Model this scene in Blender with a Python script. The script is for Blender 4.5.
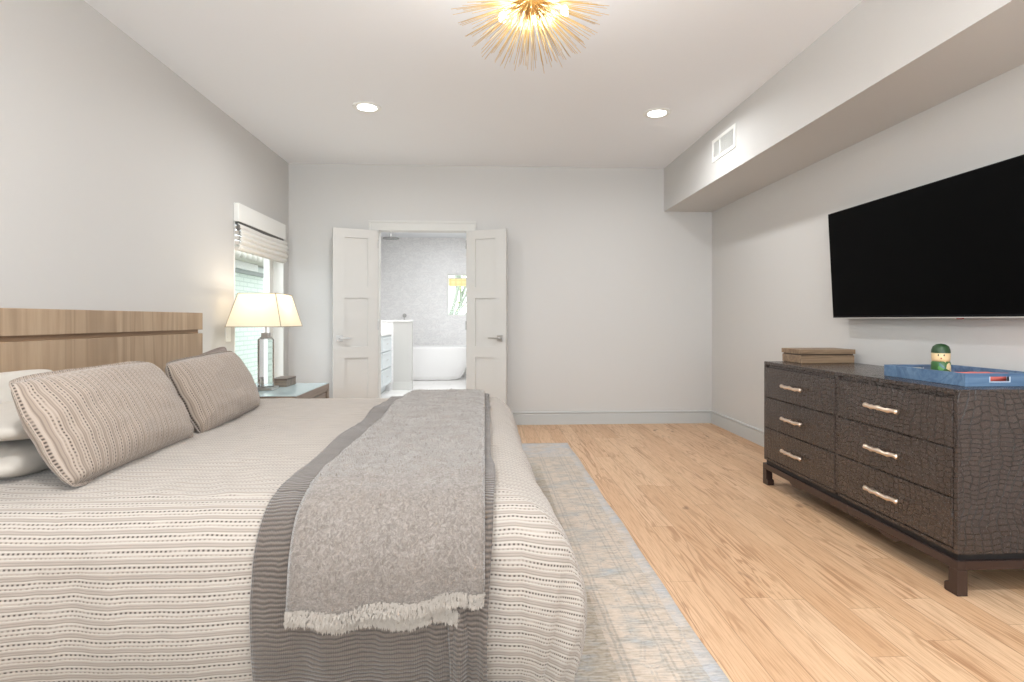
import bpy, bmesh, math, random
from math import sin, cos, pi, radians, atan, sqrt, exp
from mathutils import Vector, Matrix, noise as mnoise

random.seed(7)
S = bpy.context.scene
C = S.collection
for o in list(bpy.data.objects):
    bpy.data.objects.remove(o)

# ------------------------------------------------------------------ camera, world, light, exposure
cam_d = bpy.data.cameras.new('camera')
cam = bpy.data.objects.new('camera', cam_d)
C.objects.link(cam)
cam.location = (0, 0, 1.111)
cam.rotation_euler = (pi / 2, 0, -atan(27 / 550))
cam_d.sensor_width = 36
cam_d.lens = 550 / 1024 * 36
cam_d.shift_y = -21 / 1024
cam_d.clip_start = 0.05
S.camera = cam

S.view_settings.view_transform = 'Standard'
S.view_settings.look = 'None'
S.view_settings.gamma = 1
S.view_settings.use_curve_mapping = False
S.view_settings.exposure = 0.92

W = bpy.data.worlds.new('sky')
S.world = W
W.use_nodes = True
_bg = W.node_tree.nodes['Background']
_bg.inputs[0].default_value = (0.88, 0.95, 1.0, 1)
_bg.inputs[1].default_value = 1.7

E_CAN, E_FILL, E_BATH = 7.5, 46.0, 14.0
LIGHT_COL = (0.965, 0.985, 1.0)
FILL_COL = (0.85, 0.935, 1.0)


def area(name, loc, rot, sx, sy, power, col):
    d = bpy.data.lights.new(name, 'AREA')
    d.shape = 'RECTANGLE'
    d.size, d.size_y, d.energy, d.color = sx, sy, power, col
    o = bpy.data.objects.new(name, d)
    o.location, o.rotation_euler = loc, rot
    C.objects.link(o)
    return o


# added fill lamps, set at two made-up windows behind the camera
area('rear_fill_lamp', (-0.9, -2.28, 1.45), (pi / 2 + 0.9, 0, 0), 1.5, 1.6, E_FILL, FILL_COL)
area('rear_fill_lamp', (1.2, -2.28, 1.45), (pi / 2 + 0.9, 0, 0), 1.5, 1.6, E_FILL, FILL_COL)

# ------------------------------------------------------------------ helpers
H = {}


def setp(o, label=None, cat=None, group=None, kind=None):
    for k, v in (('label', label), ('category', cat), ('group', group), ('kind', kind)):
        if v:
            o[k] = v
    return o


def empty(name, loc=(0, 0, 0), rz=0, parent=None):
    o = bpy.data.objects.new(name, None)
    o.empty_display_size = 0.1
    o.location = loc
    o.rotation_euler = (0, 0, rz)
    o.parent = parent
    C.objects.link(o)
    return o


class MB:
    """collects shapes and links them as one mesh object"""

    def __init__(self):
        self.bm = bmesh.new()
        self.uv = None

    def box(self, x0, x1, y0, y1, z0, z1, mat=None):
        vs = [self.bm.verts.new(Vector((x, y, z))) for x in (x0, x1) for y in (y0, y1) for z in (z0, z1)]
        if mat:
            for v in vs:
                v.co = mat @ v.co
        for f in ((0, 1, 3, 2), (4, 6, 7, 5), (0, 4, 5, 1), (2, 3, 7, 6), (0, 2, 6, 4), (1, 5, 7, 3)):
            self.bm.faces.new([vs[i] for i in f])
        return self

    def tube(self, pts, radii, seg=10, cap=True):
        pts = [Vector(p) for p in pts]
        if not hasattr(radii, '__len__'):
            radii = [radii] * len(pts)
        rings = []
        up = Vector((0, 0, 1))
        for i, p in enumerate(pts):
            d = (pts[min(i + 1, len(pts) - 1)] - pts[max(i - 1, 0)]).normalized()
            a = d.cross(up)
            if a.length < 0.05:
                a = d.cross(Vector((1, 0, 0)))
            a.normalize()
            b = d.cross(a)
            rings.append([self.bm.verts.new(p + (a * cos(2 * pi * k / seg) + b * sin(2 * pi * k / seg)) * radii[i]) for k in range(seg)])
        for r0, r1 in zip(rings, rings[1:]):
            for k in range(seg):
                self.bm.faces.new((r0[k], r0[(k + 1) % seg], r1[(k + 1) % seg], r1[k]))
        if cap:
            self.bm.faces.new(rings[0][::-1])
            self.bm.faces.new(rings[-1])
        return self

    def lathe(self, prof, c=(0, 0, 0), seg=32, phase=0.0, cap=True):
        rings = []
        for r, z in prof:
            rings.append([self.bm.verts.new((c[0] + r * cos(2 * pi * k / seg + phase), c[1] + r * sin(2 * pi * k / seg + phase), c[2] + z)) for k in range(seg)])
        for r0, r1 in zip(rings, rings[1:]):
            for k in range(seg):
                self.bm.faces.new((r0[k], r0[(k + 1) % seg], r1[(k + 1) % seg], r1[k]))
        if cap:
            self.bm.faces.new(rings[0][::-1])
            self.bm.faces.new(rings[-1])
        return self

    def prism(self, poly, axis, a0, a1):
        """extrude a 2-D outline along axis ('x': poly is (y,z); 'y': (x,z); 'z': (x,y))"""
        def P(p, a):
            return {'x': (a, p[0], p[1]), 'y': (p[0], a, p[1]), 'z': (p[0], p[1], a)}[axis]
        v0 = [self.bm.verts.new(P(p, a0)) for p in poly]
        v1 = [self.bm.verts.new(P(p, a1)) for p in poly]
        n = len(poly)
        for k in range(n):
            self.bm.faces.new((v0[k], v0[(k + 1) % n], v1[(k + 1) % n], v1[k]))
        self.bm.faces.new(v0[::-1])
        self.bm.faces.new(v1)
        return self

    def grid(self, nu, nv, fn, uvfn=None):
        if uvfn and self.uv is None:
            self.uv = self.bm.loops.layers.uv.new('UVMap')
        vs = [[self.bm.verts.new(fn(i / nu, j / nv)) for j in range(nv + 1)] for i in range(nu + 1)]
        for i in range(nu):
            for j in range(nv):
                f = self.bm.faces.new((vs[i][j], vs[i + 1][j], vs[i + 1][j + 1], vs[i][j + 1]))
                if uvfn:
                    for l, (a, b) in zip(f.loops, ((i, j), (i + 1, j), (i + 1, j + 1), (i, j + 1))):
                        l[self.uv].uv = uvfn(a / nu, b / nv)
        return self

    def quad(self, *p):
        self.bm.faces.new([self.bm.verts.new(q) for q in p])
        return self

    def build(self, name, mat, parent=None, bevel=0, smooth=False, solid=0, weld=False, offset=-1, recalc=True, seg=2):
        if weld:
            bmesh.ops.remove_doubles(self.bm, verts=self.bm.verts, dist=1e-4)
        if recalc:
            bmesh.ops.recalc_face_normals(self.bm, faces=self.bm.faces)
        me = bpy.data.meshes.new(name)
        self.bm.to_mesh(me)
        self.bm.free()
        me.materials.append(mat)
        if smooth:
            for p in me.polygons:
                p.use_smooth = True
            if smooth == 'auto':
                me.set_sharp_from_angle(angle=radians(35))
        o = bpy.data.objects.new(name, me)
        o.parent = parent
        C.objects.link(o)
        if solid:
            m = o.modifiers.new('solid', 'SOLIDIFY')
            m.thickness = solid
            m.offset = offset
        if bevel:
            m = o.modifiers.new('bevel', 'BEVEL')
            m.width = bevel
            m.segments = seg
            m.limit_method = 'ANGLE'
            m.harden_normals = False
        return o


class NT:
    """short hand for material nodes"""

    def __init__(self, name, base=(0.8, 0.8, 0.8), rough=0.5, metal=0.0, spec=None):
        self.m = bpy.data.materials.new(name)
        self.m.use_nodes = True
        self.t = self.m.node_tree
        self.b = self.t.nodes['Principled BSDF']
        self.set('Base Color', base)
        self.set('Roughness', rough)
        self.set('Metallic', metal)
        if spec is not None:
            self.set('Specular IOR Level', spec)

    def set(self, k, v):
        self.put(self.b.inputs[k], v)

    def put(self, sock, v):
        if hasattr(v, 'is_output') or isinstance(v, bpy.types.NodeSocket):
            self.t.links.new(v, sock)
        elif hasattr(v, '__len__'):
            n = len(sock.default_value)
            v = tuple(v)
            sock.default_value = (v + (1,))[:n] if len(v) < n else v[:n]
        else:
            sock.default_value = v

    def node(self, typ, out=0, props=None, **ins):
        n = self.t.nodes.new(typ)
        for k, v in (props or {}).items():
            setattr(n, k, v)
        for k, v in ins.items():
            key = int(k[1:]) if k[0] == 'i' and k[1:].isdigit() else k.replace('_', ' ')
            self.put(n.inputs[key], v)
        return n.outputs[out]

    def M(self, op, a, b=None, c=None):
        n = self.t.nodes.new('ShaderNodeMath')
        n.operation = op
        for i, v in enumerate((a, b, c)):
            if v is not None:
                self.put(n.inputs[i], v)
        return n.outputs[0]

    def mul(self, a, b): return self.M('MULTIPLY', a, b)
    def add(self, a, b): return self.M('ADD', a, b)
    def sub(self, a, b): return self.M('SUBTRACT', a, b)
    def fr(self, a): return self.M('FRACT', a)

    def band(self, x, c, w, s=0.25):
        """1 inside |x-c|<w with soft edge"""
        d = self.M('ABSOLUTE', self.sub(x, c))
        n = self.node('ShaderNodeMapRange', Value=d, From_Min=w * (1 - s), From_Max=w * (1 + s), To_Min=1.0, To_Max=0.0)
        return n

    def ramp(self, fac, stops, mode='LINEAR'):
        n = self.t.nodes.new('ShaderNodeValToRGB')
        n.color_ramp.interpolation = mode
        e = n.color_ramp.elements
        while len(e) < len(stops):
            e.new(0.5)
        for i, (p, c) in enumerate(stops):
            e[i].position = p
            e[i].color = tuple(c) + (1,)
        self.put(n.inputs[0], fac)
        return n.outputs[0]

    def mix(self, f, a, b, mode='MIX'):
        n = self.t.nodes.new('ShaderNodeMix')
        n.data_type = 'RGBA'
        n.blend_type = mode
        self.put(n.inputs[0], f)
        self.put(n.inputs[6], a)
        self.put(n.inputs[7], b)
        return n.outputs[2]

    def coord(self, kind='Object', scale=(1, 1, 1), rot=(0, 0, 0), loc=(0, 0, 0)):
        c = self.t.nodes.new('ShaderNodeTexCoord').outputs[kind]
        return self.node('ShaderNodeMapping', Vector=c, Scale=scale, Rotation=rot, Location=loc)

    def xyz(self, v):
        n = self.t.nodes.new('ShaderNodeSeparateXYZ')
        self.put(n.inputs[0], v)
        return n.outputs

    def comb(self, x, y, z=0.0):
        return self.node('ShaderNodeCombineXYZ', X=x, Y=y, Z=z)

    def noise(self, v, scale=5, detail=3, rough=0.5, out=0, dist=0.0):
        return self.node('ShaderNodeTexNoise', out=out, Vector=v, Scale=scale, Detail=detail, Roughness=rough, Distortion=dist)

    def bump(self, h, strength=0.3, dist=0.01):
        n = self.node('ShaderNodeBump', Height=h, Strength=strength, Distance=dist)
        self.set('Normal', n)
        return n


def lin(r, g, b):
    f = lambda c: ((c / 255 + 0.055) / 1.055) ** 2.4 if c > 10 else c / 255 / 12.92
    return (f(r), f(g), f(b))


# ------------------------------------------------------------------ materials
def paint(name, col, rough=0.6, amt=0.02):
    n = NT(name, col, rough, spec=0.3)
    h = n.noise(n.coord(), 180, 2)
    n.bump(h, 0.04, 0.002)
    return n.m


def emit(name, col, strength):
    n = NT(name, col, 0.5)
    n.set('Emission Color', col)
    n.set('Emission Strength', strength)
    return n.m


M_wall = paint('wall_paint', lin(207, 205, 202))
M_ceil = paint('ceiling_paint', lin(243, 245, 248))
M_trim = paint('trim_paint', lin(212, 211, 207), 0.4)
M_base = paint('baseboard_paint', lin(196, 198, 197), 0.35)
M_white = paint('white_plastic', lin(240, 240, 236), 0.4)
M_door = paint('door_paint', lin(208, 206, 202), 0.4)
M_black = NT('black_gap', (0.01, 0.01, 0.011), 0.5).m


def wood_floor():
    n = NT('oak_planks', rough=0.42, spec=0.4)
    co = n.xyz(n.coord())
    pw = 0.127
    row = n.M('FLOOR', n.M('DIVIDE', co[0], pw))
    rnd = n.node('ShaderNodeTexWhiteNoise', out=0, props={'noise_dimensions': '1D'}, W=row)
    yy = n.add(n.M('DIVIDE', co[1], 1.5), n.mul(rnd, 7.0))
    col_i = n.M('FLOOR', yy)
    pid = n.node('ShaderNodeTexWhiteNoise', out=0, props={'noise_dimensions': '2D'}, Vector=n.comb(row, col_i))
    # grain: stretched along the board, different in each
    gx = n.add(co[0], n.mul(pid, 13.0))
    v1 = n.comb(n.mul(gx, 13.0), n.mul(n.add(co[1], n.mul(pid, 31.0)), 1.1), n.mul(pid, 9.0))
    cath = n.noise(v1, 1.0, 3, 0.5, dist=0.6)
    rings = n.M('SINE', n.mul(cath, 46.0))
    rings = n.node('ShaderNodeMapRange', Value=rings, From_Min=0.1, From_Max=1.0)
    v2 = n.comb(n.mul(gx, 170.0), n.mul(co[1], 6.0), pid)
    fine = n.noise(v2, 1.0, 3, 0.6)
    knot = n.noise(n.comb(n.mul(gx, 11.0), n.mul(co[1], 4.5), pid), 1.0, 2)
    knot = n.node('ShaderNodeMapRange', Value=knot, From_Min=0.70, From_Max=0.80)
    base = n.ramp(pid, [(0.0, lin(215, 178, 142)), (0.35, lin(225, 190, 155)), (0.7, lin(233, 202, 168)), (1.0, lin(220, 183, 146))])
    big = n.noise(n.comb(n.mul(gx, 5.0), n.mul(co[1], 0.8), pid), 1.0, 2)
    base = n.mix(n.mul(big, 0.5), base, lin(188, 140, 98))
    msk = n.noise(n.comb(n.mul(gx, 7.0), n.mul(co[1], 1.4), n.mul(pid, 5.0)), 1.0, 2)
    msk = n.node('ShaderNodeMapRange', Value=msk, From_Min=0.40, From_Max=0.66, To_Min=0.06, To_Max=0.72)
    base = n.mix(n.mul(rings, msk), base, lin(158, 112, 76))
    base = n.mix(n.mul(n.node('ShaderNodeMapRange', Value=fine, From_Min=0.45, From_Max=0.7), 0.5), base, lin(164, 117, 78))
    base = n.mix(n.mul(knot, 0.8), base, lin(104, 66, 42))
    fx = n.fr(n.M('DIVIDE', co[0], pw))
    ex = n.band(fx, 0.0, 0.010)
    ex2 = n.band(fx, 1.0, 0.010)
    fy = n.band(n.fr(yy), 0.0, 0.0012)
    gap = n.M('MAXIMUM', n.M('MAXIMUM', ex, ex2), fy)
    base = n.mix(n.mul(gap, 0.55), base, lin(112, 72, 44))
    n.set('Base Color', base)
    hh = n.sub(n.mul(fine, 0.2), gap)
    n.bump(hh, 0.25, 0.002)
    n.set('Roughness', n.add(0.36, n.mul(fine, 0.15)))
    return n.m


def weave_pattern(n, u, v, period=0.0375, dot=0.0125):
    """pairs of rows of dark holes between pale threads, then fine lines; returns masks"""
    wob = n.noise(n.comb(n.mul(u, 6.0), n.mul(v, 6.0)), 1.0, 2)
    vv = n.add(n.M('DIVIDE', v, period), n.mul(wob, .16))
    f = n.fr(vv)
    row = n.M('FLOOR', vv)
    brk = n.noise(n.comb(n.mul(u, 9.0), n.mul(row, 3.7)), 1.0, 2)
    brk1 = n.node('ShaderNodeMapRange', Value=brk, From_Min=0.30, From_Max=0.48)
    brk2 = n.node('ShaderNodeMapRange', Value=brk, From_Min=0.66, From_Max=0.42)
    uu = n.fr(n.M('DIVIDE', u, dot))
    d1 = n.mul(n.mul(n.band(uu, 0.5, 0.24, 0.45), n.band(f, 0.50, 0.062, 0.45)), brk1)
    uu2 = n.fr(n.add(n.M('DIVIDE', u, dot), 0.3))
    d2 = n.mul(n.mul(n.band(uu2, 0.5, 0.22, 0.45), n.band(f, 0.20, 0.05, 0.45)), brk2)
    t1 = n.M('MAXIMUM', n.M('MAXIMUM', n.band(f, 0.10, 0.05), n.band(f, 0.35, 0.075)), n.band(f, 0.63, 0.06))
    ribs = n.M('MAXIMUM', n.mul(n.band(f, 0.76, 0.03, .6), 1.0), n.mul(n.band(f, 0.94, 0.028, .6), .8))
    ribs = n.M('MAXIMUM', ribs, n.mul(n.band(f, .85, .09), .22))
    tw = n.noise(n.comb(n.mul(u, 420.0), n.mul(v, 700.0)), 1.0, 2)
    return d1, d2, t1, ribs, tw


def duvet_material(name, tint=(1, 1, 1)):
    n = NT(name, rough=0.92, spec=0.15)
    co = n.xyz(n.coord('UV'))
    u, v = co[0], co[1]
    d1, d2, t1, ribs, tw = weave_pattern(n, u, v)
    wear = n.noise(n.comb(n.mul(u, 1.0), n.mul(v, 1.0)), 3.0, 3)
    base = n.mix(wear, lin(168, 157, 147), lin(180, 170, 160))
    base = n.mix(n.mul(tw, .3), base, lin(150, 140, 130))
    base = n.mix(n.mul(ribs, 0.55), base, lin(104, 94, 86))
    base = n.mix(n.mul(t1, 0.5), base, lin(198, 191, 182))
    base = n.mix(n.mul(d2, 0.78), base, lin(96, 86, 80))
    base = n.mix(n.mul(d1, 0.88), base, lin(66, 58, 55))
    if tint != (1, 1, 1):
        base = n.mix(1.0, base, tint, 'MULTIPLY')
    n.set('Base Color', base)
    h = n.add(n.sub(n.mul(t1, 0.6), n.add(d1, n.mul(d2, 0.6))), n.mul(ribs, -0.35))
    h = n.add(h, n.mul(tw, 0.1))
    n.bump(h, 0.5, 0.0015)
    n.set('Sheen Weight', 0.25)
    n.set('Sheen Roughness', 0.5)
    return n.m


def coverlet_material():
    n = NT('ribbed_taupe_coverlet', rough=0.62, spec=0.35)
    co = n.xyz(n.coord('UV'))
    u, v = co[0], co[1]
    wob = n.noise(n.comb(n.mul(u, 20.0), n.mul(v, 12.0)), 1.0, 2)
    ph = n.add(n.M('DIVIDE', v, 0.0125), n.mul(wob, 1.5))
    r = n.M('SINE', n.mul(ph, 2 * pi))
    r01 = n.node('ShaderNodeMapRange', Value=r, From_Min=-1.0, From_Max=1.0)
    th = n.M('SINE', n.mul(u, 2 * pi / 0.0048))
    th01 = n.node('ShaderNodeMapRange', Value=th, From_Min=-1.0, From_Max=1.0)
    base = n.mix(r01, lin(78, 70, 64), lin(122, 110, 100))
    base = n.mix(n.mul(th01, 0.35), base, lin(76, 70, 68))
    n.set('Base Color', base)
    n.bump(n.add(r01, n.mul(th01, 0.25)), 0.8, 0.003)
    n.set('Sheen Weight', 0.4)
    return n.m


def throw_material(name, a, b):
    n = NT(name, rough=0.95, spec=0.1)
    v = n.coord('UV')
    c1 = n.noise(v, 110, 4, 0.65, dist=1.2)
    c2 = n.noise(v, 7, 3)
    f = n.node('ShaderNodeMapRange', Value=c1, From_Min=0.35, From_Max=0.65)
    base = n.mix(f, a, b)
    base = n.mix(n.mul(c2, 0.35), base, lin(134, 120, 106))
    n.set('Base Color', base)
    n.bump(c1, 0.8, 0.004)
    n.set('Sheen Weight', 0.6)
    n.set('Sheen Roughness', 0.4)
    return n.m


def cloth(name, col, scale=900, rough=0.9):
    n = NT(name, rough=rough, spec=0.15)
    c = n.noise(n.coord(), scale, 2)
    n.set('Base Color', n.mix(n.mul(c, 0.35), col, tuple(x * 0.72 for x in col)))
    n.bump(n.add(n.mul(c, .12), n.noise(n.coord(), 14, 4, .6)), 0.35, 0.012)
    n.set('Sheen Weight', 0.1)
    return n.m


def wood(name, c0, c1, axis='y', scale=1.0, rough=0.45, strength=0.2, slant=0.0):
    """axis: along which the grain runs"""
    n = NT(name, rough=rough, spec=0.35)
    sc = {'x': (1.2, 22, 22), 'y': (22, 1.2, 22), 'z': (22, 22, 1.2)}[axis]
    v = n.coord('Object', tuple(s * scale for s in sc))
    g = n.noise(v, 1.0, 4, 0.6, dist=0.5)
    r = n.M('SINE', n.mul(n.noise(n.coord('Object', tuple(s * scale * 0.28 for s in sc)), 1.0, 2, dist=0.8), 40.0))
    r = n.node('ShaderNodeMapRange', Value=r, From_Min=0.0, From_Max=1.0)
    fine = n.noise(n.coord('Object', tuple(s * scale * 7 for s in sc)), 1.0, 3)
    base = n.mix(n.node('ShaderNodeMapRange', Value=g, From_Min=0.3, From_Max=0.7), c0, c1)
    base = n.mix(n.mul(r, 0.35), base, tuple(x * 0.62 for x in c0))
    base = n.mix(n.mul(fine, 0.35), base, tuple(x * 0.7 for x in c0))
    n.set('Base Color', base)
    n.bump(n.add(fine, r), strength, 0.001)
    return n.m


def croc_material():
    n = NT('embossed_crocodile_leather', rough=0.3, spec=0.5)
    c = n.coord('Object')
    s = n.xyz(c)
    # pick the two in-face axes: y (or x) across and z up
    h = n.add(s[0], s[1])
    z = s[2]
    wob = n.noise(c, 5.0, 2)
    warp = n.noise(n.comb(n.mul(h, 2.4), n.mul(z, 2.4)), 1.0, 2)
    hx = n.add(n.mul(h, 29.0), n.mul(warp, 8.0))
    zx = n.add(n.mul(z, 47.0), n.mul(wob, 5.0))
    vor = n.node('ShaderNodeTexVoronoi', out=0, props={'feature': 'DISTANCE_TO_EDGE', 'voronoi_dimensions': '2D'}, Vector=n.comb(hx, zx), Scale=1.0, Randomness=0.3)
    cell = n.node('ShaderNodeMapRange', Value=vor, From_Min=0.0, From_Max=0.15)
    cell = n.M('POWER', cell, 0.6)
    fine = n.noise(c, 160, 3)
    base = n.mix(cell, lin(26, 21, 19), lin(67, 56, 51))
    base = n.mix(n.mul(fine, 0.35), base, lin(52, 42, 38))
    n.set('Base Color', base)
    n.bump(n.add(cell, n.mul(fine, 0.10)), 0.8, 0.003)
    n.set('Roughness', n.add(0.20, n.mul(fine, 0.12)))
    n.set('Coat Weight', 0.3)
    n.set('Coat Roughness', 0.25)
    return n.m


def rug_material():
    n = NT('faded_rug_pile', rough=0.95, spec=0.1)
    co = n.xyz(n.coord())
    x, y = co[0], co[1]
    streak = n.noise(n.comb(n.mul(x, 16.0), n.mul(y, 120.0)), 1.0, 4, 0.75)
    blot = n.noise(n.comb(n.mul(x, 5.0), n.mul(y, 9.0)), 1.0, 4, 0.6)
    spk = n.noise(n.comb(n.mul(x, 60.0), n.mul(y, 60.0)), 1.0, 3, 0.7)
    base = n.ramp(blot, [(0.30, lin(160, 166, 172)), (0.42, lin(172, 162, 150)), (0.54, lin(200, 182, 164)), (0.72, lin(166, 150, 130))])
    # field motif, faded
    mo = n.node('ShaderNodeTexVoronoi', out=0, props={'voronoi_dimensions': '2D'}, Vector=n.comb(n.mul(x, 9.0), n.mul(y, 9.0)), Scale=1.0, Randomness=0.2)
    rings = n.M('SINE', n.mul(mo, 26.0))
    rings = n.node('ShaderNodeMapRange', Value=rings, From_Min=0.2, From_Max=1.0)
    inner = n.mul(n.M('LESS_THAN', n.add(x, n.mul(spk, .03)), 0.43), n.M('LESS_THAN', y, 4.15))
    worn = n.node('ShaderNodeMapRange', Value=spk, From_Min=0.35, From_Max=0.65)
    base = n.mix(n.mul(n.mul(rings, inner), n.mul(worn, 0.75)), base, lin(110, 104, 90))
    olive_shade = n.node('ShaderNodeMapRange', Value=blot, From_Min=0.3, From_Max=0.6)
    base = n.mix(n.mul(n.mul(olive_shade, inner), 0.75), base, lin(142, 130, 108))  # inner field darkened: bed shade painted in along with the rug's own pattern
    # border scroll
    bmo = n.node('ShaderNodeTexVoronoi', out=0, props={'voronoi_dimensions': '2D', 'feature': 'DISTANCE_TO_EDGE'}, Vector=n.comb(n.mul(x, 13.0), n.mul(y, 8.0)), Scale=1.0, Randomness=0.6)
    scroll = n.band(bmo, 0.08, 0.05)
    base = n.mix(n.mul(n.mul(scroll, n.sub(1.0, inner)), n.mul(worn, 0.6)), base, lin(140, 138, 134))
    # thin lines of the border and the bluish outer band
    for cx in (0.44, 0.46, 0.585, 0.605, 0.64):
        l = n.mul(n.band(x, cx, 0.004), n.M('LESS_THAN', y, 4.55))
        base = n.mix(n.mul(l, 0.45), base, lin(140, 134, 124))
    outer = n.M('MAXIMUM', n.M('GREATER_THAN', n.add(x, n.mul(spk, 0.02)), 0.700), n.M('GREATER_THAN', n.add(y, n.mul(blot, 0.1)), 4.46))
    base = n.mix(n.mul(outer, n.node('ShaderNodeMapRange', Value=blot, From_Min=.62, From_Max=.38, To_Min=.12, To_Max=.62)), base, lin(184, 188, 196))
    base = n.mix(n.mul(n.node('ShaderNodeMapRange', Value=streak, From_Min=0.46, From_Max=0.62), 0.5), base, lin(214, 204, 193))
    base = n.mix(n.mul(n.node('ShaderNodeMapRange', Value=streak, From_Min=0.48, From_Max=0.34), 0.5), base, lin(140, 134, 126))
    sp2 = n.node('ShaderNodeMapRange', Value=spk, From_Min=0.56, From_Max=0.68)
    base = n.mix(n.mul(sp2, 0.35), base, lin(140, 142, 140))
    n.set('Base Color', base)
    n.bump(n.add(streak, spk), 0.5, 0.003)
    n.set('Sheen Weight', 0.3)
    return n.m


def brick(name, c1, c2, mortar, sx, sz, axis='yz', rough=0.6, bump=0.4, msize=0.012):
    n = NT(name, rough=rough)
    s = n.xyz(n.coord())
    vec = n.comb(s[1], s[2]) if axis == 'yz' else (n.comb(s[0], s[2]) if axis == 'xz' else n.comb(s[0], s[1]))
    t = n.t.nodes.new('ShaderNodeTexBrick')
    n.put(t.inputs['Vector'], vec)
    n.put(t.inputs['Color1'], c1)
    n.put(t.inputs['Color2'], c2)
    n.put(t.inputs['Mortar'], mortar)
    t.inputs['Scale'].default_value = 1.0
    t.inputs['Mortar Size'].default_value = msize
    t.inputs['Brick Width'].default_value = sx
    t.inputs['Row Height'].default_value = sz
    n.set('Base Color', t.outputs[0])
    n.bump(n.sub(1.0, t.outputs[1]), bump, 0.004)
    return n, t


M_floor = wood_floor()
M_duvet = duvet_material('striped_woven_duvet')
M_sham = duvet_material('striped_woven_sham', lin(238, 230, 224))
M_coverlet = coverlet_material()
M_throw = throw_material('mohair_throw', lin(120, 113, 107), lin(162, 154, 148))
M_throwtip = throw_material('mohair_fringe', lin(168, 160, 151), lin(190, 183, 174))
M_linen = cloth('natural_linen', lin(196, 188, 178))
M_cream = cloth('cream_cotton', lin(214, 208, 199))
M_mattress = cloth('mattress_ticking', lin(232, 228, 220))
M_grey_cloth = cloth('slate_lining', lin(120, 124, 132))
M_brown_cloth = cloth('taupe_cotton', lin(142, 128, 120))
M_head = wood('limed_oak_veneer', lin(168, 142, 116), lin(192, 168, 141), 'z', 0.8, 0.5, 0.2)
M_headtop = wood('limed_oak_board', lin(180, 150, 120), lin(206, 178, 148), 'y', 0.6, 0.5, 0.2)
M_night = wood('grey_brown_oak', lin(128, 112, 98), lin(156, 138, 122), 'y', 1.0, 0.4)
M_boxwood = wood('striped_zebra_wood', lin(124, 100, 78), lin(168, 142, 114), 'x', 1.6, 0.45)
M_smallbox = wood('small_box_veneer', lin(120, 108, 98), lin(156, 142, 128), 'x', 1.6, 0.4)
M_smallbox_lid = wood('small_box_lid_veneer', lin(88, 76, 70), lin(122, 108, 98), 'x', 1.6, 0.35)
M_blue = wood('blue_stained_wood', lin(76, 106, 140), lin(122, 150, 178), 'x', 1.0, 0.4)
M_croc = croc_material()
M_crocbase = NT('dark_brown_lacquer', lin(58, 42, 37), 0.25, spec=0.5).m
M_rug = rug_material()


def brushed(name, col, rough=0.25):
    n = NT(name, col, rough, 1.0)
    h = n.noise(n.coord(), 60, 3)
    n.bump(h, 0.15, 0.001)
    return n.m


M_nickel = brushed('brushed_nickel', (0.50, 0.49, 0.48), .35)
M_champagne = brushed('champagne_silver', lin(240, 222, 204), 0.32)
M_gold = brushed('satin_brass', lin(236, 204, 142), 0.34)
M_screen = NT('switched_off_screen', (0.0012, 0.0012, 0.0014), 0.5, spec=0.04).m
M_bezel = NT('black_television_plastic', (0.006, 0.006, 0.007), 0.45, spec=0.1).m
M_silverstrip = NT('pale_metal_strip', lin(205, 205, 200), 0.35, 0.6).m


def glass(name, col=(1, 1, 1), rough=0.0, ior=1.45):
    n = NT(name, col, rough)
    n.set('Transmission Weight', 1.0)
    n.set('IOR', ior)
    return n.m


def pane_material():
    n = NT('window_glass')
    t = n.t
    for x in list(t.nodes):
        if x.type == 'BSDF_PRINCIPLED':
            t.nodes.remove(x)
    out = [x for x in t.nodes if x.type == 'OUTPUT_MATERIAL'][0]
    tr = t.nodes.new('ShaderNodeBsdfTransparent')
    gl = t.nodes.new('ShaderNodeBsdfGlossy')
    gl.inputs['Roughness'].default_value = 0.02
    fz = t.nodes.new('ShaderNodeFresnel')
    fz.inputs[0].default_value = 1.25
    mx = t.nodes.new('ShaderNodeMixShader')
    ge = t.nodes.new('ShaderNodeNewGeometry')
    t.links.new(n.mul(fz.outputs[0], n.sub(1.0, ge.outputs['Backfacing'])), mx.inputs[0])
    t.links.new(tr.outputs[0], mx.inputs[1])
    t.links.new(gl.outputs[0], mx.inputs[2])
    t.links.new(mx.outputs[0], out.inputs[0])
    return n.m


M_pane = pane_material()
M_crystal = glass('clear_crystal', (0.97, 0.985, 1.0), 0.0, 1.48)


def shade_material():
    n = NT('cream_silk_shade', lin(246, 232, 206), 0.8)
    w = n.noise(n.coord('Object', (400, 400, 30)), 1.0, 2)
    n.set('Base Color', n.mix(n.mul(w, 0.2), lin(250, 243, 228), lin(236, 224, 202)))
    n.set('Subsurface Weight', 0.0)
    t = n.t
    out = [x for x in t.nodes if x.type == 'OUTPUT_MATERIAL'][0]
    tl = t.nodes.new('ShaderNodeBsdfTranslucent')
    tl.inputs[0].default_value = lin(255, 240, 214) + (1,)
    mx = t.nodes.new('ShaderNodeMixShader')
    mx.inputs[0].default_value = 0.5
    t.links.new(n.b.outputs[0], mx.inputs[1])
    t.links.new(tl.outputs[0], mx.inputs[2])
    t.links.new(mx.outputs[0], out.inputs[0])
    return n.m


M_shade = shade_material()


def st(o, label=None, cat=None):
    return setp(o, label, cat, None, 'structure')


# ------------------------------------------------------------------ room shell
XL, XR, YB, YF, ZC = -2.042, 2.45, 5.83, -2.2, 2.74
SX, SZ = 1.923, 2.278      # soffit inner face and underside
WT = 0.15
WY0, WY1, WZ0, WZ1 = 4.585, 5.68, 0.35, 2.07     # window by the bed


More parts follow.
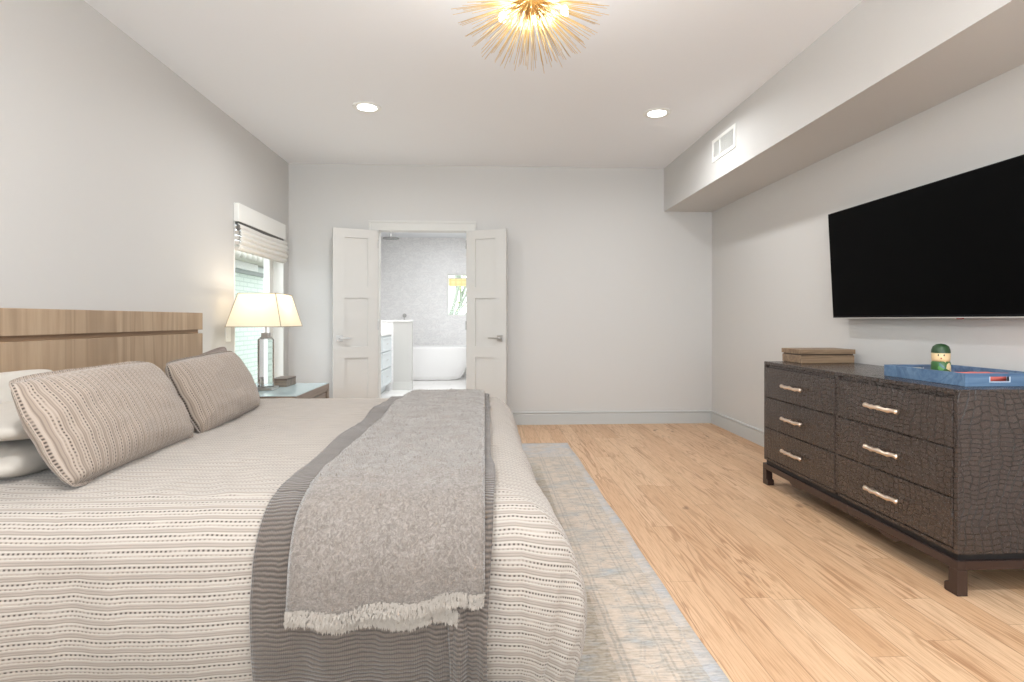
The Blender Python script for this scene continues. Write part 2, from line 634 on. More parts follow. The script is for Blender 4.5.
def wall_yz(name, x0, x1, y0, y1, z0, z1, holes, mat):
    """wall slab in the y-z plane with rectangular holes (y0,y1,z0,z1)"""
    m = MB()
    ys = sorted({y0, y1} | {h[0] for h in holes} | {h[1] for h in holes})
    zs = sorted({z0, z1} | {h[2] for h in holes} | {h[3] for h in holes})
    for a, b in zip(ys, ys[1:]):
        for c, d in zip(zs, zs[1:]):
            if any(h[0] <= a and b <= h[1] and h[2] <= c and d <= h[3] for h in holes):
                continue
            m.box(x0, x1, a, b, c, d)
    return st(m.build(name, mat, weld=False))


def wall_xz(name, y0, y1, x0, x1, z0, z1, holes, mat):
    m = MB()
    xs = sorted({x0, x1} | {h[0] for h in holes} | {h[1] for h in holes})
    zs = sorted({z0, z1} | {h[2] for h in holes} | {h[3] for h in holes})
    for a, b in zip(xs, xs[1:]):
        for c, d in zip(zs, zs[1:]):
            if any(h[0] <= a and b <= h[1] and h[2] <= c and d <= h[3] for h in holes):
                continue
            m.box(a, b, y0, y1, c, d)
    return st(m.build(name, mat))


DX0, DX1, DZ = -1.112, -0.198, 2.05
m = MB(); m.box(XL - WT, XR + WT, YF - WT, YB, -0.12, 0.0)
st(m.build('floor', M_floor), 'light oak plank floor of the bedroom', 'floor')
m = MB(); m.box(XL - WT, XR + WT, YF - WT, YB + 0.12, ZC, ZC + 0.12)
st(m.build('ceiling', M_ceil), 'smooth white bedroom ceiling', 'ceiling')
wall_yz('wall_left', XL - WT, XL, YF - WT, YB + 0.12, 0, ZC, [(WY0, WY1, WZ0, WZ1)], M_wall)
wall_yz('wall_right', XR, XR + WT, YF - WT, YB + 0.12, 0, ZC, [], M_wall)
wall_xz('wall_back', YB, YB + 0.12, XL, XR, 0, ZC, [(DX0 - 0.02, DX1 + 0.02, 0, DZ + 0.02)], M_wall)
wall_xz('wall_front', YF - WT, YF, XL, XR, 0, ZC, [(-1.65, -0.15, 0.6, 2.3), (0.45, 1.95, 0.6, 2.3)], M_wall)
m = MB(); m.box(SX, XR, YF, YB, SZ, ZC)
st(m.build('wall_soffit', M_wall), 'boxed soffit along the top of the right wall', 'soffit')


def baseboard(name, pts, h=0.137):
    """profile swept along a straight wall run: pts = ((x,y),(x,y)), room on the left hand of the run"""
    (x0, y0), (x1, y1) = pts
    d = Vector((x1 - x0, y1 - y0, 0)); L = d.length; d.normalize()
    nrm = Vector((-d.y, d.x, 0))
    prof = [(0, 0), (0.016, 0), (0.016, h - 0.03), (0.011, h - 0.024), (0.020, h - 0.014), (0.020, h - 0.004), (0.006, h), (0, h)]
    b = bmesh.new()
    r = []
    for s in (0, L):
        r.append([b.verts.new(Vector((x0, y0, 0)) + d * s + nrm * p + Vector((0, 0, z))) for p, z in prof])
    n = len(prof)
    for k in range(n):
        b.faces.new((r[0][k], r[0][(k + 1) % n], r[1][(k + 1) % n], r[1][k]))
    b.faces.new(r[0]); b.faces.new(r[1][::-1])
    mm = MB(); mm.bm.free(); mm.bm = b
    return st(mm.build(name, M_base))


CW = 0.092
baseboard('baseboard_back', ((XR, YB), (DX1 + CW + 0.002, YB)))
baseboard('baseboard_back', ((DX0 - CW - 0.002, YB), (XL + 0.02, YB)))
baseboard('baseboard_right', ((XR, YF), (XR, YB - 0.02)))
baseboard('baseboard_left', ((XL, YB), (XL, YF)))

# door casing with a raised back band, and the jamb lining
m = MB()
m.box(DX0 - CW, DX0, YB - 0.018, YB, 0, DZ)
m.box(DX1, DX1 + CW, YB - 0.018, YB, 0, DZ)
m.box(DX0 - CW, DX1 + CW, YB - 0.018, YB, DZ, DZ + CW)
m.box(DX0 - CW - 0.012, DX1 + CW + 0.012, YB - 0.028, YB, DZ + CW - 0.014, DZ + CW + 0.008)
m.box(DX0 - CW - 0.012, DX0 - CW + 0.006, YB - 0.028, YB, 0, DZ + CW - 0.014)
m.box(DX1 + CW - 0.006, DX1 + CW + 0.012, YB - 0.028, YB, 0, DZ + CW - 0.014)
st(m.build('trim_1', M_trim, bevel=0.002), 'painted casing around the bathroom doorway', 'door casing')
m = MB()
m.box(DX0 - 0.02, DX0, YB, YB + 0.12, 0, DZ)
m.box(DX1, DX1 + 0.02, YB, YB + 0.12, 0, DZ)
m.box(DX0 - 0.02, DX1 + 0.02, YB, YB + 0.12, DZ, DZ + 0.02)
st(m.build('trim_2', M_trim), 'jamb lining inside the bathroom doorway', 'door jamb')


# door leaves: hinge at local origin, leaf runs along +x, room face on local -y
def leaf(name, hinge, ang, w, flip, label):
    e = empty(name, (hinge[0], hinge[1], 0.008), ang)
    st(e, label, 'door')
    T = 0.036
    h = DZ - 0.014
    Mx = Matrix.Scale(-1, 4, (0, 1, 0)) if flip else Matrix()
    m = MB()
    sw0, sw1 = 0.105, 0.115
    zs = [(0.20, 0.715), (0.83, 1.33), (1.445, 1.945)]
    m.box(0.004, sw0, 0, T, 0, h, Mx)
    m.box(w - sw1, w, 0, T, 0, h, Mx)
    prev = 0
    for a, b in zs + [(h, h)]:
        m.box(sw0, w - sw1, 0, T, prev, a, Mx)
        prev = b
    for a, b in zs:
        m.box(sw0, w - sw1, 0.0145, T - 0.0145, a, b, Mx)
    m.build('door_leaf', M_door, e)
    hd = MB()
    for y0, y1 in ((-0.009, 0.0), (T, T + 0.009)):
        hd.box(w - 0.095, w - 0.03, y0, y1, 0.885, 0.95, Mx)
    p = hd.build('door_handle', M_nickel, e, bevel=0.002)
    setp(p, 'square satin nickel handle plate')
    lv = MB()
    for sgn, y in ((-1, -0.009), (1, T + 0.009)):
        f = -1 if flip else 1
        lv.tube([(w - 0.062, y * f, 0.918), (w - 0.062, (y + sgn * 0.04) * f, 0.918)], 0.009)
        ya, yb = sorted(((y + sgn * 0.034) * f, (y + sgn * 0.048) * f))
        lv.box(w - 0.175, w - 0.053, ya, yb, 0.910, 0.926)
    lv.build('lever', M_nickel, p, bevel=0.002)
    hg = MB()
    for z in (0.2, 1.0, 1.85):
        hg.tube([(0.0, -0.004 * (-1 if flip else 1), z), (0.0, -0.004 * (-1 if flip else 1), z + 0.09)], 0.006)
    hg.build('hinge', M_nickel, e)
    return e


import math as _m
aL = _m.atan2(5.625 - 5.795, -1.523 - DX0)
leaf('door_1', (DX0, 5.795), aL, 0.452, True, 'left leaf of the open panelled bathroom door')
aR = _m.atan2(5.60 - 5.795, 0.222 - DX1)
leaf('door_2', (DX1, 5.795), aR, 0.452, False, 'right leaf of the open panelled bathroom door')

# ------------------------------------------------------------------ window by the bed, blind and outside
wx0, wx1 = XL - 0.145, XL - 0.095
e = empty('window_1', (0, 0, 0)); st(e, 'tall white-framed window beside the bed', 'window')
m = MB()
fw = 0.055
m.box(wx0, wx1, WY0, WY0 + fw, WZ0, WZ1); m.box(wx0, wx1, WY1 - fw * 1.2, WY1, WZ0, WZ1)
m.box(wx0, wx1, WY0 + fw, WY1 - fw * 1.2, WZ0, WZ0 + fw); m.box(wx0, wx1, WY0 + fw, WY1 - fw * 1.2, WZ1 - fw, WZ1)
# inner sash, set towards the room at the far side
m.box(wx0 + 0.01, wx1 + 0.02, WY1 - 0.155, WY1 - 0.115, WZ0 + fw, WZ1 - fw)
m.build('window_frame', M_white, e, bevel=0.004)
m = MB(); m.box(wx0 + 0.02, wx0 + 0.026, WY0 + fw, WY1 - fw * 1.2, WZ0 + fw, WZ1 - fw)
m.build('window_pane', M_pane, e)
m = MB(); m.box(wx1, XL + 0.015, WY0 - 0.0, WY1, WZ0 - 0.0, WZ0 + 0.018)
m.build('window_sill', M_white, e, bevel=0.003)
m = MB()
m.box(wx1, XL + .004, WY1 - .012, WY1 + .0, WZ0 + .02, WZ1); m.box(wx1, XL + .004, WY0, WY0 + .012, WZ0 + .02, WZ1)
m.box(wx1, XL + .004, WY0 + .012, WY1 - .012, WZ1 - .012, WZ1)
m.build('window_reveal', M_white, e)

# roman blind
e = empty('roman_blind', (XL, (WY0 + WY1) / 2, 1.5))
setp(e, 'white roman blind folded up at the top of the bedside window', 'blind')
by0, by1 = -0.56, 0.52
m = MB(); m.box(0.001, 0.045, by0, by1 - .03, 0.415, 0.565)
m.build('valance', M_white, e, bevel=0.004)
m = MB(); m.box(0.006, 0.035, by0 + 0.02, by1 - 0.06, 0.39, 0.415)
m.build('head_rail', NT('blind_rail', lin(90, 88, 86), 0.5).m, e)
NF = 5


def fold_prof(t):
    """stack of soft folds: t 0..1 down the front"""
    z = 0.40 - 0.215 * t
    k = (t * NF) % 1
    bulge = 0.033 + 0.016 * sin(pi * k) + 0.02 * sin(pi * min(1, t * 1.1))
    return bulge, z


m = MB()
n_ = 60
m.grid(n_, 24, lambda a, b: Vector((fold_prof(a)[0] + 0.004 * sin(b * 9), by0 + 0.01 + (by1 - by0 - 0.02) * b, fold_prof(a)[1] - 0.006 * sin(pi * b))))
fabric = cloth('white_blind_linen', lin(238, 236, 230))
m.build('folded_cloth', fabric, e, smooth=True, solid=0.006)
m = MB()
for k in range(NF):
    z = 0.40 - 0.215 * (k + 1) / NF
    m.box(0.006, 0.038, by0 + 0.012, by1 - 0.012, z - 0.002, z + 0.026)
m.build('fold_layers', cloth('blind_lining', lin(214, 208, 200)), e)
m = MB(); m.tube([(0.03, by0 + 0.006, 0.36), (0.05, by0 + 0.006, 0.36)], 0.022, 16)
m.build('chain_wheel', NT('grey_plastic', lin(110, 108, 104), 0.4).m, e)

# outside, beyond the window
nb, tb = brick('mint_painted_brick', lin(216, 228, 216), lin(222, 233, 222), lin(196, 210, 198), 0.32, 0.085)
M_mint = nb.m
m = MB(); m.box(-30, 30, -12, 40, -0.5, -0.3)
st(m.build('ground', paint('outdoor_paving', lin(176, 176, 168), 0.9)), 'pale ground outside the windows', 'ground')
e = empty('neighbouring_house', (-4.5, 10.5, -0.3))
setp(e, 'pale mint brick house with scalloped tile eave seen through the bedside window', 'house')
m = MB(); m.box(-1.5, 0, -6, 7, 0, 2.34)
m.build('brick_wall', M_mint, e)
m = MB(); m.box(-1.5, 0.5, -6, 7, 2.62, 2.70)
m.build('roof_deck', M_white, e)
m = MB()
for k in range(60):
    y = -5.9 + k * 0.215
    m.tube([(-0.2, y, 2.58), (0.52, y, 2.50)], 0.075, 10)
m.build('roof_tiles', paint('pale_roof_tile', lin(216, 212, 200), 0.7), e, smooth=True)
m = MB(); m.box(-0.4, 0.12, -0.9, 0.35, 2.34, 2.47)
m.build('eave_box', M_white, e)
m = MB(); m.box(0.001, 0.06, -5.9, 7, 2.27, 2.345)
m.build('gutter', paint('grey_gutter', lin(150, 156, 152), 0.5), e)

# light switch left of the window
e = empty('light_switch', (XL, 4.475, 1.0))
setp(e, 'small white rocker switch plate on the left wall behind the lamp', 'light switch')
m = MB(); m.box(0.0005, 0.006, -0.042, 0.042, -0.062, 0.062)
m.build('switch_plate', M_white, e, bevel=0.002)
m = MB(); m.box(0.006, 0.010, -0.018, 0.018, -0.034, 0.034)
m.build('rocker', M_white, e, bevel=0.001)

# unseen windows behind the camera, added to go with the fill lamps
for i, (a, b) in enumerate(((-1.65, -0.15), (0.45, 1.95))):
    e = empty('window_%d' % (i + 3)); st(e, 'unseen window added behind the camera for a fill lamp', 'window')
    m = MB()
    y0, y1 = YF - 0.10, YF - 0.05
    m.box(a, a + .05, y0, y1, .6, 2.3); m.box(b - .05, b, y0, y1, .6, 2.3)
    m.box(a + .05, b - .05, y0, y1, .6, .65); m.box(a + .05, b - .05, y0, y1, 2.25, 2.3)
    m.box((a + b) / 2 - .02, (a + b) / 2 + .02, y0, y1, .65, 2.25)
    m.build('window_frame', M_white, e)

# ------------------------------------------------------------------ bathroom
BX0, BX1, BY0, BY1 = -2.12, 1.2, YB + 0.12, 10.95
BWX0, BWX1, BWZ0, BWZ1 = -0.755, 0.15, 1.19, 2.03
nm, tm = brick('bathroom_wall_tile', lin(249, 247, 246), lin(252, 251, 250), lin(247, 246, 245), 0.15, 0.05, 'xz', 0.3, 0.15, 0.003)
_v = nm.noise(nm.coord('Object', (3, 1, 5)), 2.2, 6, .65, dist=1.5)
nm.set('Base Color', nm.mix(nm.mul(nm.band(_v, .5, .035, .9), .3), tm.outputs[0], lin(205, 205, 208)))
M_tile = nm.m
nn = NT('marble_wall_veins', rough=0.25)
nf, tf = brick('marble_floor_tile', lin(232, 230, 227), lin(240, 238, 236), lin(214, 212, 210), 0.6, 0.3, 'xy', 0.15, 0.1, 0.004)
M_tfloor = nf.m
m = MB(); m.box(BX0 - .1, BX1 + .1, YB, BY1 + .12, -0.12, -0.0005)
st(m.build('floor_bathroom', M_tfloor), 'pale marble tile floor of the bathroom', 'floor')
m = MB(); m.box(BX0 - .1, BX1 + .1, YB + 0.12, BY1 + .12, ZC, ZC + .12)
st(m.build('ceiling_bathroom', M_ceil), 'white bathroom ceiling', 'ceiling')
wall_xz('wall_bathroom_back', BY1, BY1 + .12, BX0, BX1, 0, ZC, [(BWX0, BWX1, BWZ0, BWZ1)], M_tile)
wall_yz('wall_bathroom_left', BX0 - .1, BX0, BY0, BY1 + .12, 0, ZC, [], M_wall)
wall_yz('wall_bathroom_right', BX1, BX1 + .1, BY0, BY1 + .12, 0, ZC, [], M_wall)
# half wall
m = MB(); m.box(-1.452, -1.165, 8.80, 8.95, 0, 1.085)
st(m.build('wall_half', paint('half_wall_paint', lin(204, 202, 198))), 'low white half wall at the end of the vanity', 'half wall')
m = MB(); m.box(BX0, -1.155, 8.785, 8.965, 1.085, 1.11)
st(m.build('trim_3', paint('stone_cap', lin(238, 237, 234), 0.3), bevel=0.003), 'stone cap on the bathroom half wall', 'cap')
m = MB(); m.box(BX0, -1.452, 8.80, 8.95, 0, 1.085)
st(m.build('wall_splash', M_tile), 'tiled low wall behind the vanity', 'wall')
m = MB(); m.box(-1.46, -1.155, 8.782, 8.80, 0, 0.13)
st(m.build('baseboard_half_wall', M_trim))

e = empty('window_2', (0, 0, 0)); st(e, 'small square bathroom window', 'window')
m = MB(); q = .03
m.box(BWX0, BWX0 + q, BY1 + .05, BY1 + .09, BWZ0, BWZ1); m.box(BWX1 - q, BWX1, BY1 + .05, BY1 + .09, BWZ0, BWZ1)
m.box(BWX0 + q, BWX1 - q, BY1 + .05, BY1 + .09, BWZ0, BWZ0 + q); m.box(BWX0 + q, BWX1 - q, BY1 + .05, BY1 + .09, BWZ1 - q, BWZ1)
m.build('window_frame', M_white, e)
m = MB(); m.box(BWX0 + q, BWX1 - q, BY1 + .065, BY1 + .07, BWZ0 + q, BWZ1 - q)
m.build('window_pane', M_pane, e)


def vanity():
    e = empty('bathroom_vanity', (0, 0, 0))
    setp(e, 'pale grey vanity with stacked drawers seen through the doorway', 'vanity')
    x1 = -1.50
    m = MB(); m.box(BX0 + .002, x1, 7.2, 8.79, 0.12, 0.87)
    m.box(BX0 + .002, x1 - 0.07, 7.22, 8.77, 0.0, 0.12)
    mt = paint('pale_grey_cabinet', lin(218, 224, 226), 0.35)
    m.build('cabinet_body', mt, e)
    m = MB(); m.box(BX0 + .002, x1 + 0.022, 7.18, 8.795, 0.875, 0.905)
    m.build('countertop', paint('white_quartz', lin(240, 240, 238), 0.2), e, bevel=0.003)
    for y0, y1 in ((7.25, 7.99), (8.02, 8.77)):
        for z0, z1 in ((0.135, 0.375), (0.39, 0.63), (0.645, 0.855)):
            m = MB()
            m.box(x1 + .001, x1 + 0.018, y0, y1, z0, z1)
            fr = 0.03
            for a in ((y0, y0 + fr, z0, z1), (y1 - fr, y1, z0, z1), (y0 + fr, y1 - fr, z0, z0 + fr), (y0 + fr, y1 - fr, z1 - fr, z1)):
                m.box(x1 + 0.018, x1 + 0.025, *a)
            d = m.build('drawer', mt, e)
            m = MB(); m.tube([(x1 + .03, (y0 + y1) / 2 - .06, (z0 + z1) / 2), (x1 + .03, (y0 + y1) / 2 + .06, (z0 + z1) / 2)], .004)
            m.build('pull', M_nickel, d)


vanity()

# free-standing tub
e = empty('bathtub', (-1.10, 10.42, 0))
setp(e, 'white freestanding bathtub under the bathroom window', 'bathtub')


def sup(a, b, n, k, N):
    t = 2 * pi * k / N
    c, s = cos(t), sin(t)
    return (a * abs(c) ** (2 / n) * (1 if c >= 0 else -1), b * abs(s) ** (2 / n) * (1 if s >= 0 else -1))


def tub():
    N = 64
    rings = []
    b = bmesh.new()
    outer = [(0.60, .27, 0.0), (0.645, .29, 0.02), (0.70, .31, .10), (0.77, .335, .26), (0.82, .355, .42), (0.85, .37, .58), (0.855, .372, .60), (0.85, .37, .615),
             (0.82, .345, .615), (0.80, .33, .60), (0.76, .30, .40), (0.70, .26, .22), (0.62, .2, .15), (0.3, .1, .14)]
    for a, c, z in outer:
        rings.append([b.verts.new((sup(a, c, 2.8, k, N)[0], sup(a, c, 2.8, k, N)[1], z)) for k in range(N)])
    for r0, r1 in zip(rings, rings[1:]):
        for k in range(N):
            b.faces.new((r0[k], r0[(k + 1) % N], r1[(k + 1) % N], r1[k]))
    b.faces.new(rings[0][::-1]); b.faces.new(rings[-1])
    mm = MB(); mm.bm.free(); mm.bm = b
    return mm.build('tub_shell', paint('white_acrylic', lin(242, 241, 240), 0.2), e, smooth=True)


tub()
m = MB(); m.tube([(0, 0, .1405), (0, 0, .146)], .03, 20)
m.build('drain', M_nickel, e)

e = empty('rain_shower', (-1.59, 9.4, 2.49))
setp(e, 'round rain shower head hanging from the bathroom ceiling', 'shower head')
m = MB(); m.lathe([(.02, .035), (.02, .014), (.135, .010), (.137, .0), (.13, -.006)], seg=40)
m.build('rain_disc', NT('dull_steel', lin(150, 150, 148), .5, .3).m, e, smooth='auto')
m = MB(); m.tube([(0, 0, .035), (0, 0, ZC - 2.491)], .011)
m.build('drop_pipe', M_nickel, e)
e = empty('shower_valve', (-1.585, BY1, 1.20))
setp(e, 'small round shower valve on the tiled bathroom wall', 'valve')
m = MB(); m.tube([(0, -.001, 0), (0, -.014, 0)], .038, 24); m.build('escutcheon', M_nickel, e)
m = MB(); m.tube([(0, -.014, 0), (0, -.06, 0)], .018, 16); m.tube([(0, -.05, 0), (.0, -.055, -.09)], .007, 8); m.build('lever', M_nickel, e)

# woven shade in the bathroom window
nws = NT('woven_grass', rough=0.8)
s_ = nws.xyz(nws.coord())
wv = nws.M('MAXIMUM', nws.band(nws.fr(nws.mul(s_[0], 9.0)), .5, .12), nws.band(nws.fr(nws.mul(s_[2], 14.0)), .5, .14))
nws.set('Base Color', nws.mix(nws.mul(wv, .6), lin(250, 242, 214), lin(196, 170, 120)))
t_ = nws.t
tl = t_.nodes.new('ShaderNodeBsdfTranslucent'); tl.inputs[0].default_value = lin(255, 244, 206) + (1,)
mx = t_.nodes.new('ShaderNodeMixShader'); mx.inputs[0].default_value = .6
t_.links.new(nws.b.outputs[0], mx.inputs[1]); t_.links.new(tl.outputs[0], mx.inputs[2])
t_.links.new(mx.outputs[0], [x for x in t_.nodes if x.type == 'OUTPUT_MATERIAL'][0].inputs[0])
e = empty('woven_window_shade', (-0.3, BY1 + .035, 1.93))
setp(e, 'short yellow woven shade across the top of the bathroom window', 'window shade')
m = MB(); m.grid(40, 8, lambda a, b: Vector((-.42 + .84 * a, .004 * sin(a * 60), -.14 + .145 * b - .012 * abs(sin(a * 14)) * (1 - b))))
m.build('woven_panel', nws.m, e, solid=.004)
m = MB(); m.tube([(-.44, .002, .012), (.44, .002, .012)], .01, 8); m.build('shade_rail', M_white, e)


def tree(name, loc, label):
    e = empty(name, loc)
    setp(e, label, 'tree')
    m = MB()
    rng = random.Random(5)
    tips = []

    def branch(p, d, L, r, lev):
        pts = [p]; q = p.copy()
        dd = d.copy()
        for k in range(4):
            dd = (dd + Vector((rng.uniform(-.25, .25), rng.uniform(-.2, .2), rng.uniform(-.05, .2)))).normalized()
            q = q + dd * (L / 4)
            pts.append(q.copy())
        m.tube(pts, [r * (1 - .13 * k) for k in range(5)], 7)
        if lev == 0:
            tips.append(q); return
        for k in range(3):
            nd = (dd + Vector((rng.uniform(-.9, .9), rng.uniform(-.5, .5), rng.uniform(-.1, .7)))).normalized()
            branch(pts[2 + k % 3], nd, L * .75, r * .62, lev - 1)

    branch(Vector((0, 0, 0)), Vector((.35, 0, 1)), 1.5, .11, 2)
    branch(Vector((0, 0, .5)), Vector((.8, .1, .9)), 1.7, .09, 1)
    m.build('branches', paint('grey_green_bark', lin(176, 184, 168), 0.9), e, smooth=True)
    m = MB()
    for t in tips:
        for k in range(26):
            c = t + Vector((rng.gauss(0, .22), rng.gauss(0, .22), rng.gauss(0, .18)))
            a = rng.uniform(0, 2 * pi); s = rng.uniform(.03, .06)
            u = Vector((cos(a), sin(a), rng.uniform(-.5, .5))) * s
            w = Vector((-sin(a), cos(a), rng.uniform(-.8, .8))) * s * .5
            m.quad(c - u, c + w, c + u, c - w)
    m.build('foliage', paint('pale_green_leaf', lin(186, 204, 130), 0.7), e, recalc=False)


tree('garden_tree', (-1.35, 13.6, -0.3), 'pale branching tree outside the small bathroom window')

# ------------------------------------------------------------------ ceiling fittings
M_lens = emit('lit_lens', (1.0, 0.98, 0.95), 5.0)


def downlight(x, y, zc, label, group=None, power=E_CAN, spread=168, name='recessed_ceiling_light'):
    e = empty(name, (x, y, zc))
    setp(e, label, 'ceiling light', group)
    m = MB(); m.lathe([(.072, -.0005), (.108, -.0005), (.108, -.004), (.100, -.008), (.078, -.008), (.072, -.004)], seg=48, cap=False)
    m.build('trim_ring', M_white, e, smooth='auto')
    m = MB(); m.lathe([(.001, -.003), (.073, -.003), (.073, -.0045), (.001, -.0045)], seg=48)
    m.build('lens', M_lens, e)
    d = bpy.data.lights.new('downlight_lamp', 'AREA')
    d.shape = 'DISK'; d.size = .11; d.spread = radians(spread); d.energy = power; d.color = LIGHT_COL
    o = bpy.data.objects.new('downlight_lamp', d)
    o.location = (0, 0, -.012); o.parent = e
    C.objects.link(o)
    return e


downlight(-0.901, 4.256, ZC, 'round recessed ceiling light above the open left door leaf')
downlight(1.352, 4.267, ZC, 'round recessed ceiling light beside the soffit vent')
for x, y in ((-0.9, 0.9), (1.35, 0.9)):
    downlight(x, y, ZC, 'round recessed ceiling light behind the camera view', 'ceiling lights out of view', 13.0)
for x, y in ((-0.6, 6.9), (0.1, 8.6), (-1.1, 8.2)):
    downlight(x, y, ZC, 'round recessed bathroom ceiling light', 'bathroom ceiling lights', E_BATH, 180)


def chandelier():
    c = Vector((0.183, 2.2, 2.40))
    e = empty('starburst_chandelier', c)
    setp(e, 'gold starburst chandelier of thin rods hanging from the ceiling', 'chandelier')
    m = MB(); m.lathe([(.001, .05), (.035, .045), (.055, .02), (.058, 0), (.05, -.03), (.03, -.05), (.001, -.056)], seg=24, cap=False)
    m.build('hub', M_gold, e, smooth=True)
    m = MB(); m.tube([(0, 0, .04), (0, 0, .33)], .008)
    m.build('stem', M_gold, e)
    m = MB(); m.lathe([(.06, .325), (.065, .338), (.065, .3395)], seg=32)
    m.build('ceiling_canopy', M_gold, e, smooth='auto')
    rng = random.Random(11)
    N = 330
    ga = pi * (3 - sqrt(5))
    dirs = []
    for k in range(N):
        z = 0.55 - 1.53 * (k + .5) / N
        r = sqrt(max(0, 1 - z * z))
        a = k * ga + rng.uniform(-.08, .08)
        dirs.append(Vector((r * cos(a), r * sin(a), z + rng.uniform(-.03, .03))).normalized())
    dirs.sort(key=lambda d: (d.z + 0.25 * d.y))       # the lowest and nearest show largest
    extra = MB()
    for i, d in enumerate(dirs):
        L = rng.uniform(.86, 1.0)
        tip = Vector((d.x * .325, d.y * .325, d.z * .272)) * L
        p0 = Vector((d.x * .05, d.y * .05, d.z * .045))
        if i < 100:
            m = MB(); m.tube([p0, tip], [.0019, .0009], 6)
            m.build('rod', M_gold, e, smooth=True)
        else:
            extra.tube([p0, tip], [.0019, .0009], 5)
    x = extra.build('rods', M_gold, e, smooth=True)
    x['kind'] = 'stuff'
    for k in range(6):
        a = k * pi / 3 + .3
        m = MB()
        pos = Vector((.15 * cos(a), .15 * sin(a), -.02 + .02 * (k % 2)))
        m.lathe([(.001, -.024), (.012, -.019), (.017, -.006), (.015, .008), (.008, .02), (.001, .024)], pos, 16, cap=False)
        b = m.build('bulb', emit('warm_bulb', (1.0, .90, .72), 6), e, smooth=True)
    d = bpy.data.lights.new('chandelier_lamp', 'POINT')
    d.energy = 30; d.color = (1, .985, .965); d.shadow_soft_size = .14
    o = bpy.data.objects.new('chandelier_lamp', d); o.parent = e; o.location = (0, 0, -.0)
    C.objects.link(o)


chandelier()


def vent():
    e = empty('air_vent', (SX, 4.345, 2.53))
    setp(e, 'white rectangular air vent grille on the soffit face', 'vent')
    w, h = .215, .092
    m = MB()
    m.box(-.008, -.0005, -w, -w + .03, -h, h); m.box(-.008, -.0005, w - .03, w, -h, h)
    m.box(-.008, -.0005, -w + .03, w - .03, -h, -h + .028); m.box(-.008, -.0005, -w + .03, w - .03, h - .028, h)
    m.box(-.007, -.0005, .055, .07, -h + .028, h - .028)
    m.build('grille_frame', M_white, e, bevel=.0015)
    m = MB(); m.box(-.0015, -.0004, -w + .03, w - .03, -h + .028, h - .028)
    m.build('duct_opening', NT('vent_shadow', lin(128, 126, 122), .8).m, e)
    m = MB()
    y = -w + .037
    while y < w - .035:
        if not .048 < y < .075:
            a = radians(38)
            mt = Matrix.Translation((-.004, y, 0)) @ Matrix.Rotation(a, 4, 'Z')
            m.box(-.0045, .0045, -.0007, .0007, -h + .028, h - .028, mt)
        y += .0115
    m.build('louvres', M_white, e)


vent()

# ------------------------------------------------------------------ rug
e = MB()
rx0, rx1, ry0, ry1 = -1.33, .742, .78, 4.905


def rugf(a, b):
    x = rx0 + (rx1 - rx0) * a
    y = ry0 + (ry1 - ry0) * b
    w = .004 * mnoise.noise(Vector((x * 3, y * 1.6, 0)))
    if a in (0.0, 1.0):
        x += .006 * sin(y * 9) * 0.5
    return Vector((x + (.003 * sin(y * 5) if a == 1 else 0), y, .009 + 0.0))


e.grid(60, 100, rugf)
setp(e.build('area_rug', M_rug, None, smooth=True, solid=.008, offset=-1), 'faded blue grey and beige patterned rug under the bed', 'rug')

# ------------------------------------------------------------------ bed
BA1 = 0.055            # where the duvet starts to round over the foot end (x)
BB0, BB1 = 1.697, 3.80  # same for the near and far sides (y)
BA0 = -1.90
ZT = 0.58


def build_bed():
    e = empty('bed', (-1.0, 2.79, 0))
    setp(e, 'king size bed with a limed oak headboard against the left wall', 'bed')

    def L(x0, x1, y0, y1, z0, z1, m=None):
        m = m or MB()
        m.box(x0 + 1, x1 + 1, y0 - 2.79, y1 - 2.79, z0, z1)
        return m
    y0, y1 = 1.70, 3.885
    L(-2.035, -1.965, y0 + .01, y1 - .012, .05, 1.15).build('headboard_back', wood('oak_core', lin(150, 120, 92), lin(170, 140, 112), 'y'), e)
    p = L(-1.965, -1.94, y0, y1, 1.045, 1.16).build('headboard_top_panel', M_head, e, bevel=.002)
    # lower panel made of upright veneer leaves
    L(-1.965, -1.94, y0, y1, .06, 1.02).build('headboard_panel', M_head, e, bevel=.002)
    for s0, s1 in ((1.82, 1.85), (3.735, 3.765)):
        pass
    m = MB()
    for (a, b) in ((1.80, 1.84), (3.70, 3.74)):
        L(-1.94, -0.02, a, b, .14, .26, m)
    L(-0.06, -0.02, 1.84, 3.70, .14, .26, m)
    m.build('bed_frame', M_headtop, e, bevel=.003)
    m = MB()
    for k in range(12):
        x = -1.85 + k * .155
        L(x, x + .08, 1.84, 3.70, .225, .25, m)
    m.build('slats', M_headtop, e)
    for x in (-1.93, -.13):
        for y in (1.81, 3.65):
            L(x, x + .08, y, y + .08, .0 if x < -1 else .011, .14).build('leg', M_headtop, e, bevel=.003)


build_bed()
m = MB(); m.box(-1.92, 0.0, 1.80, 3.74, .262, .52)
o = m.build('mattress', M_mattress, bevel=.03, seg=4)
setp(o, 'pale mattress lying on the bed under the duvet', 'mattress')


def fbm(x, y, z=0.0):
    return mnoise.noise(Vector((x, y, z))) + .5 * mnoise.noise(Vector((x * 2.1, y * 2.1, z + 5)))


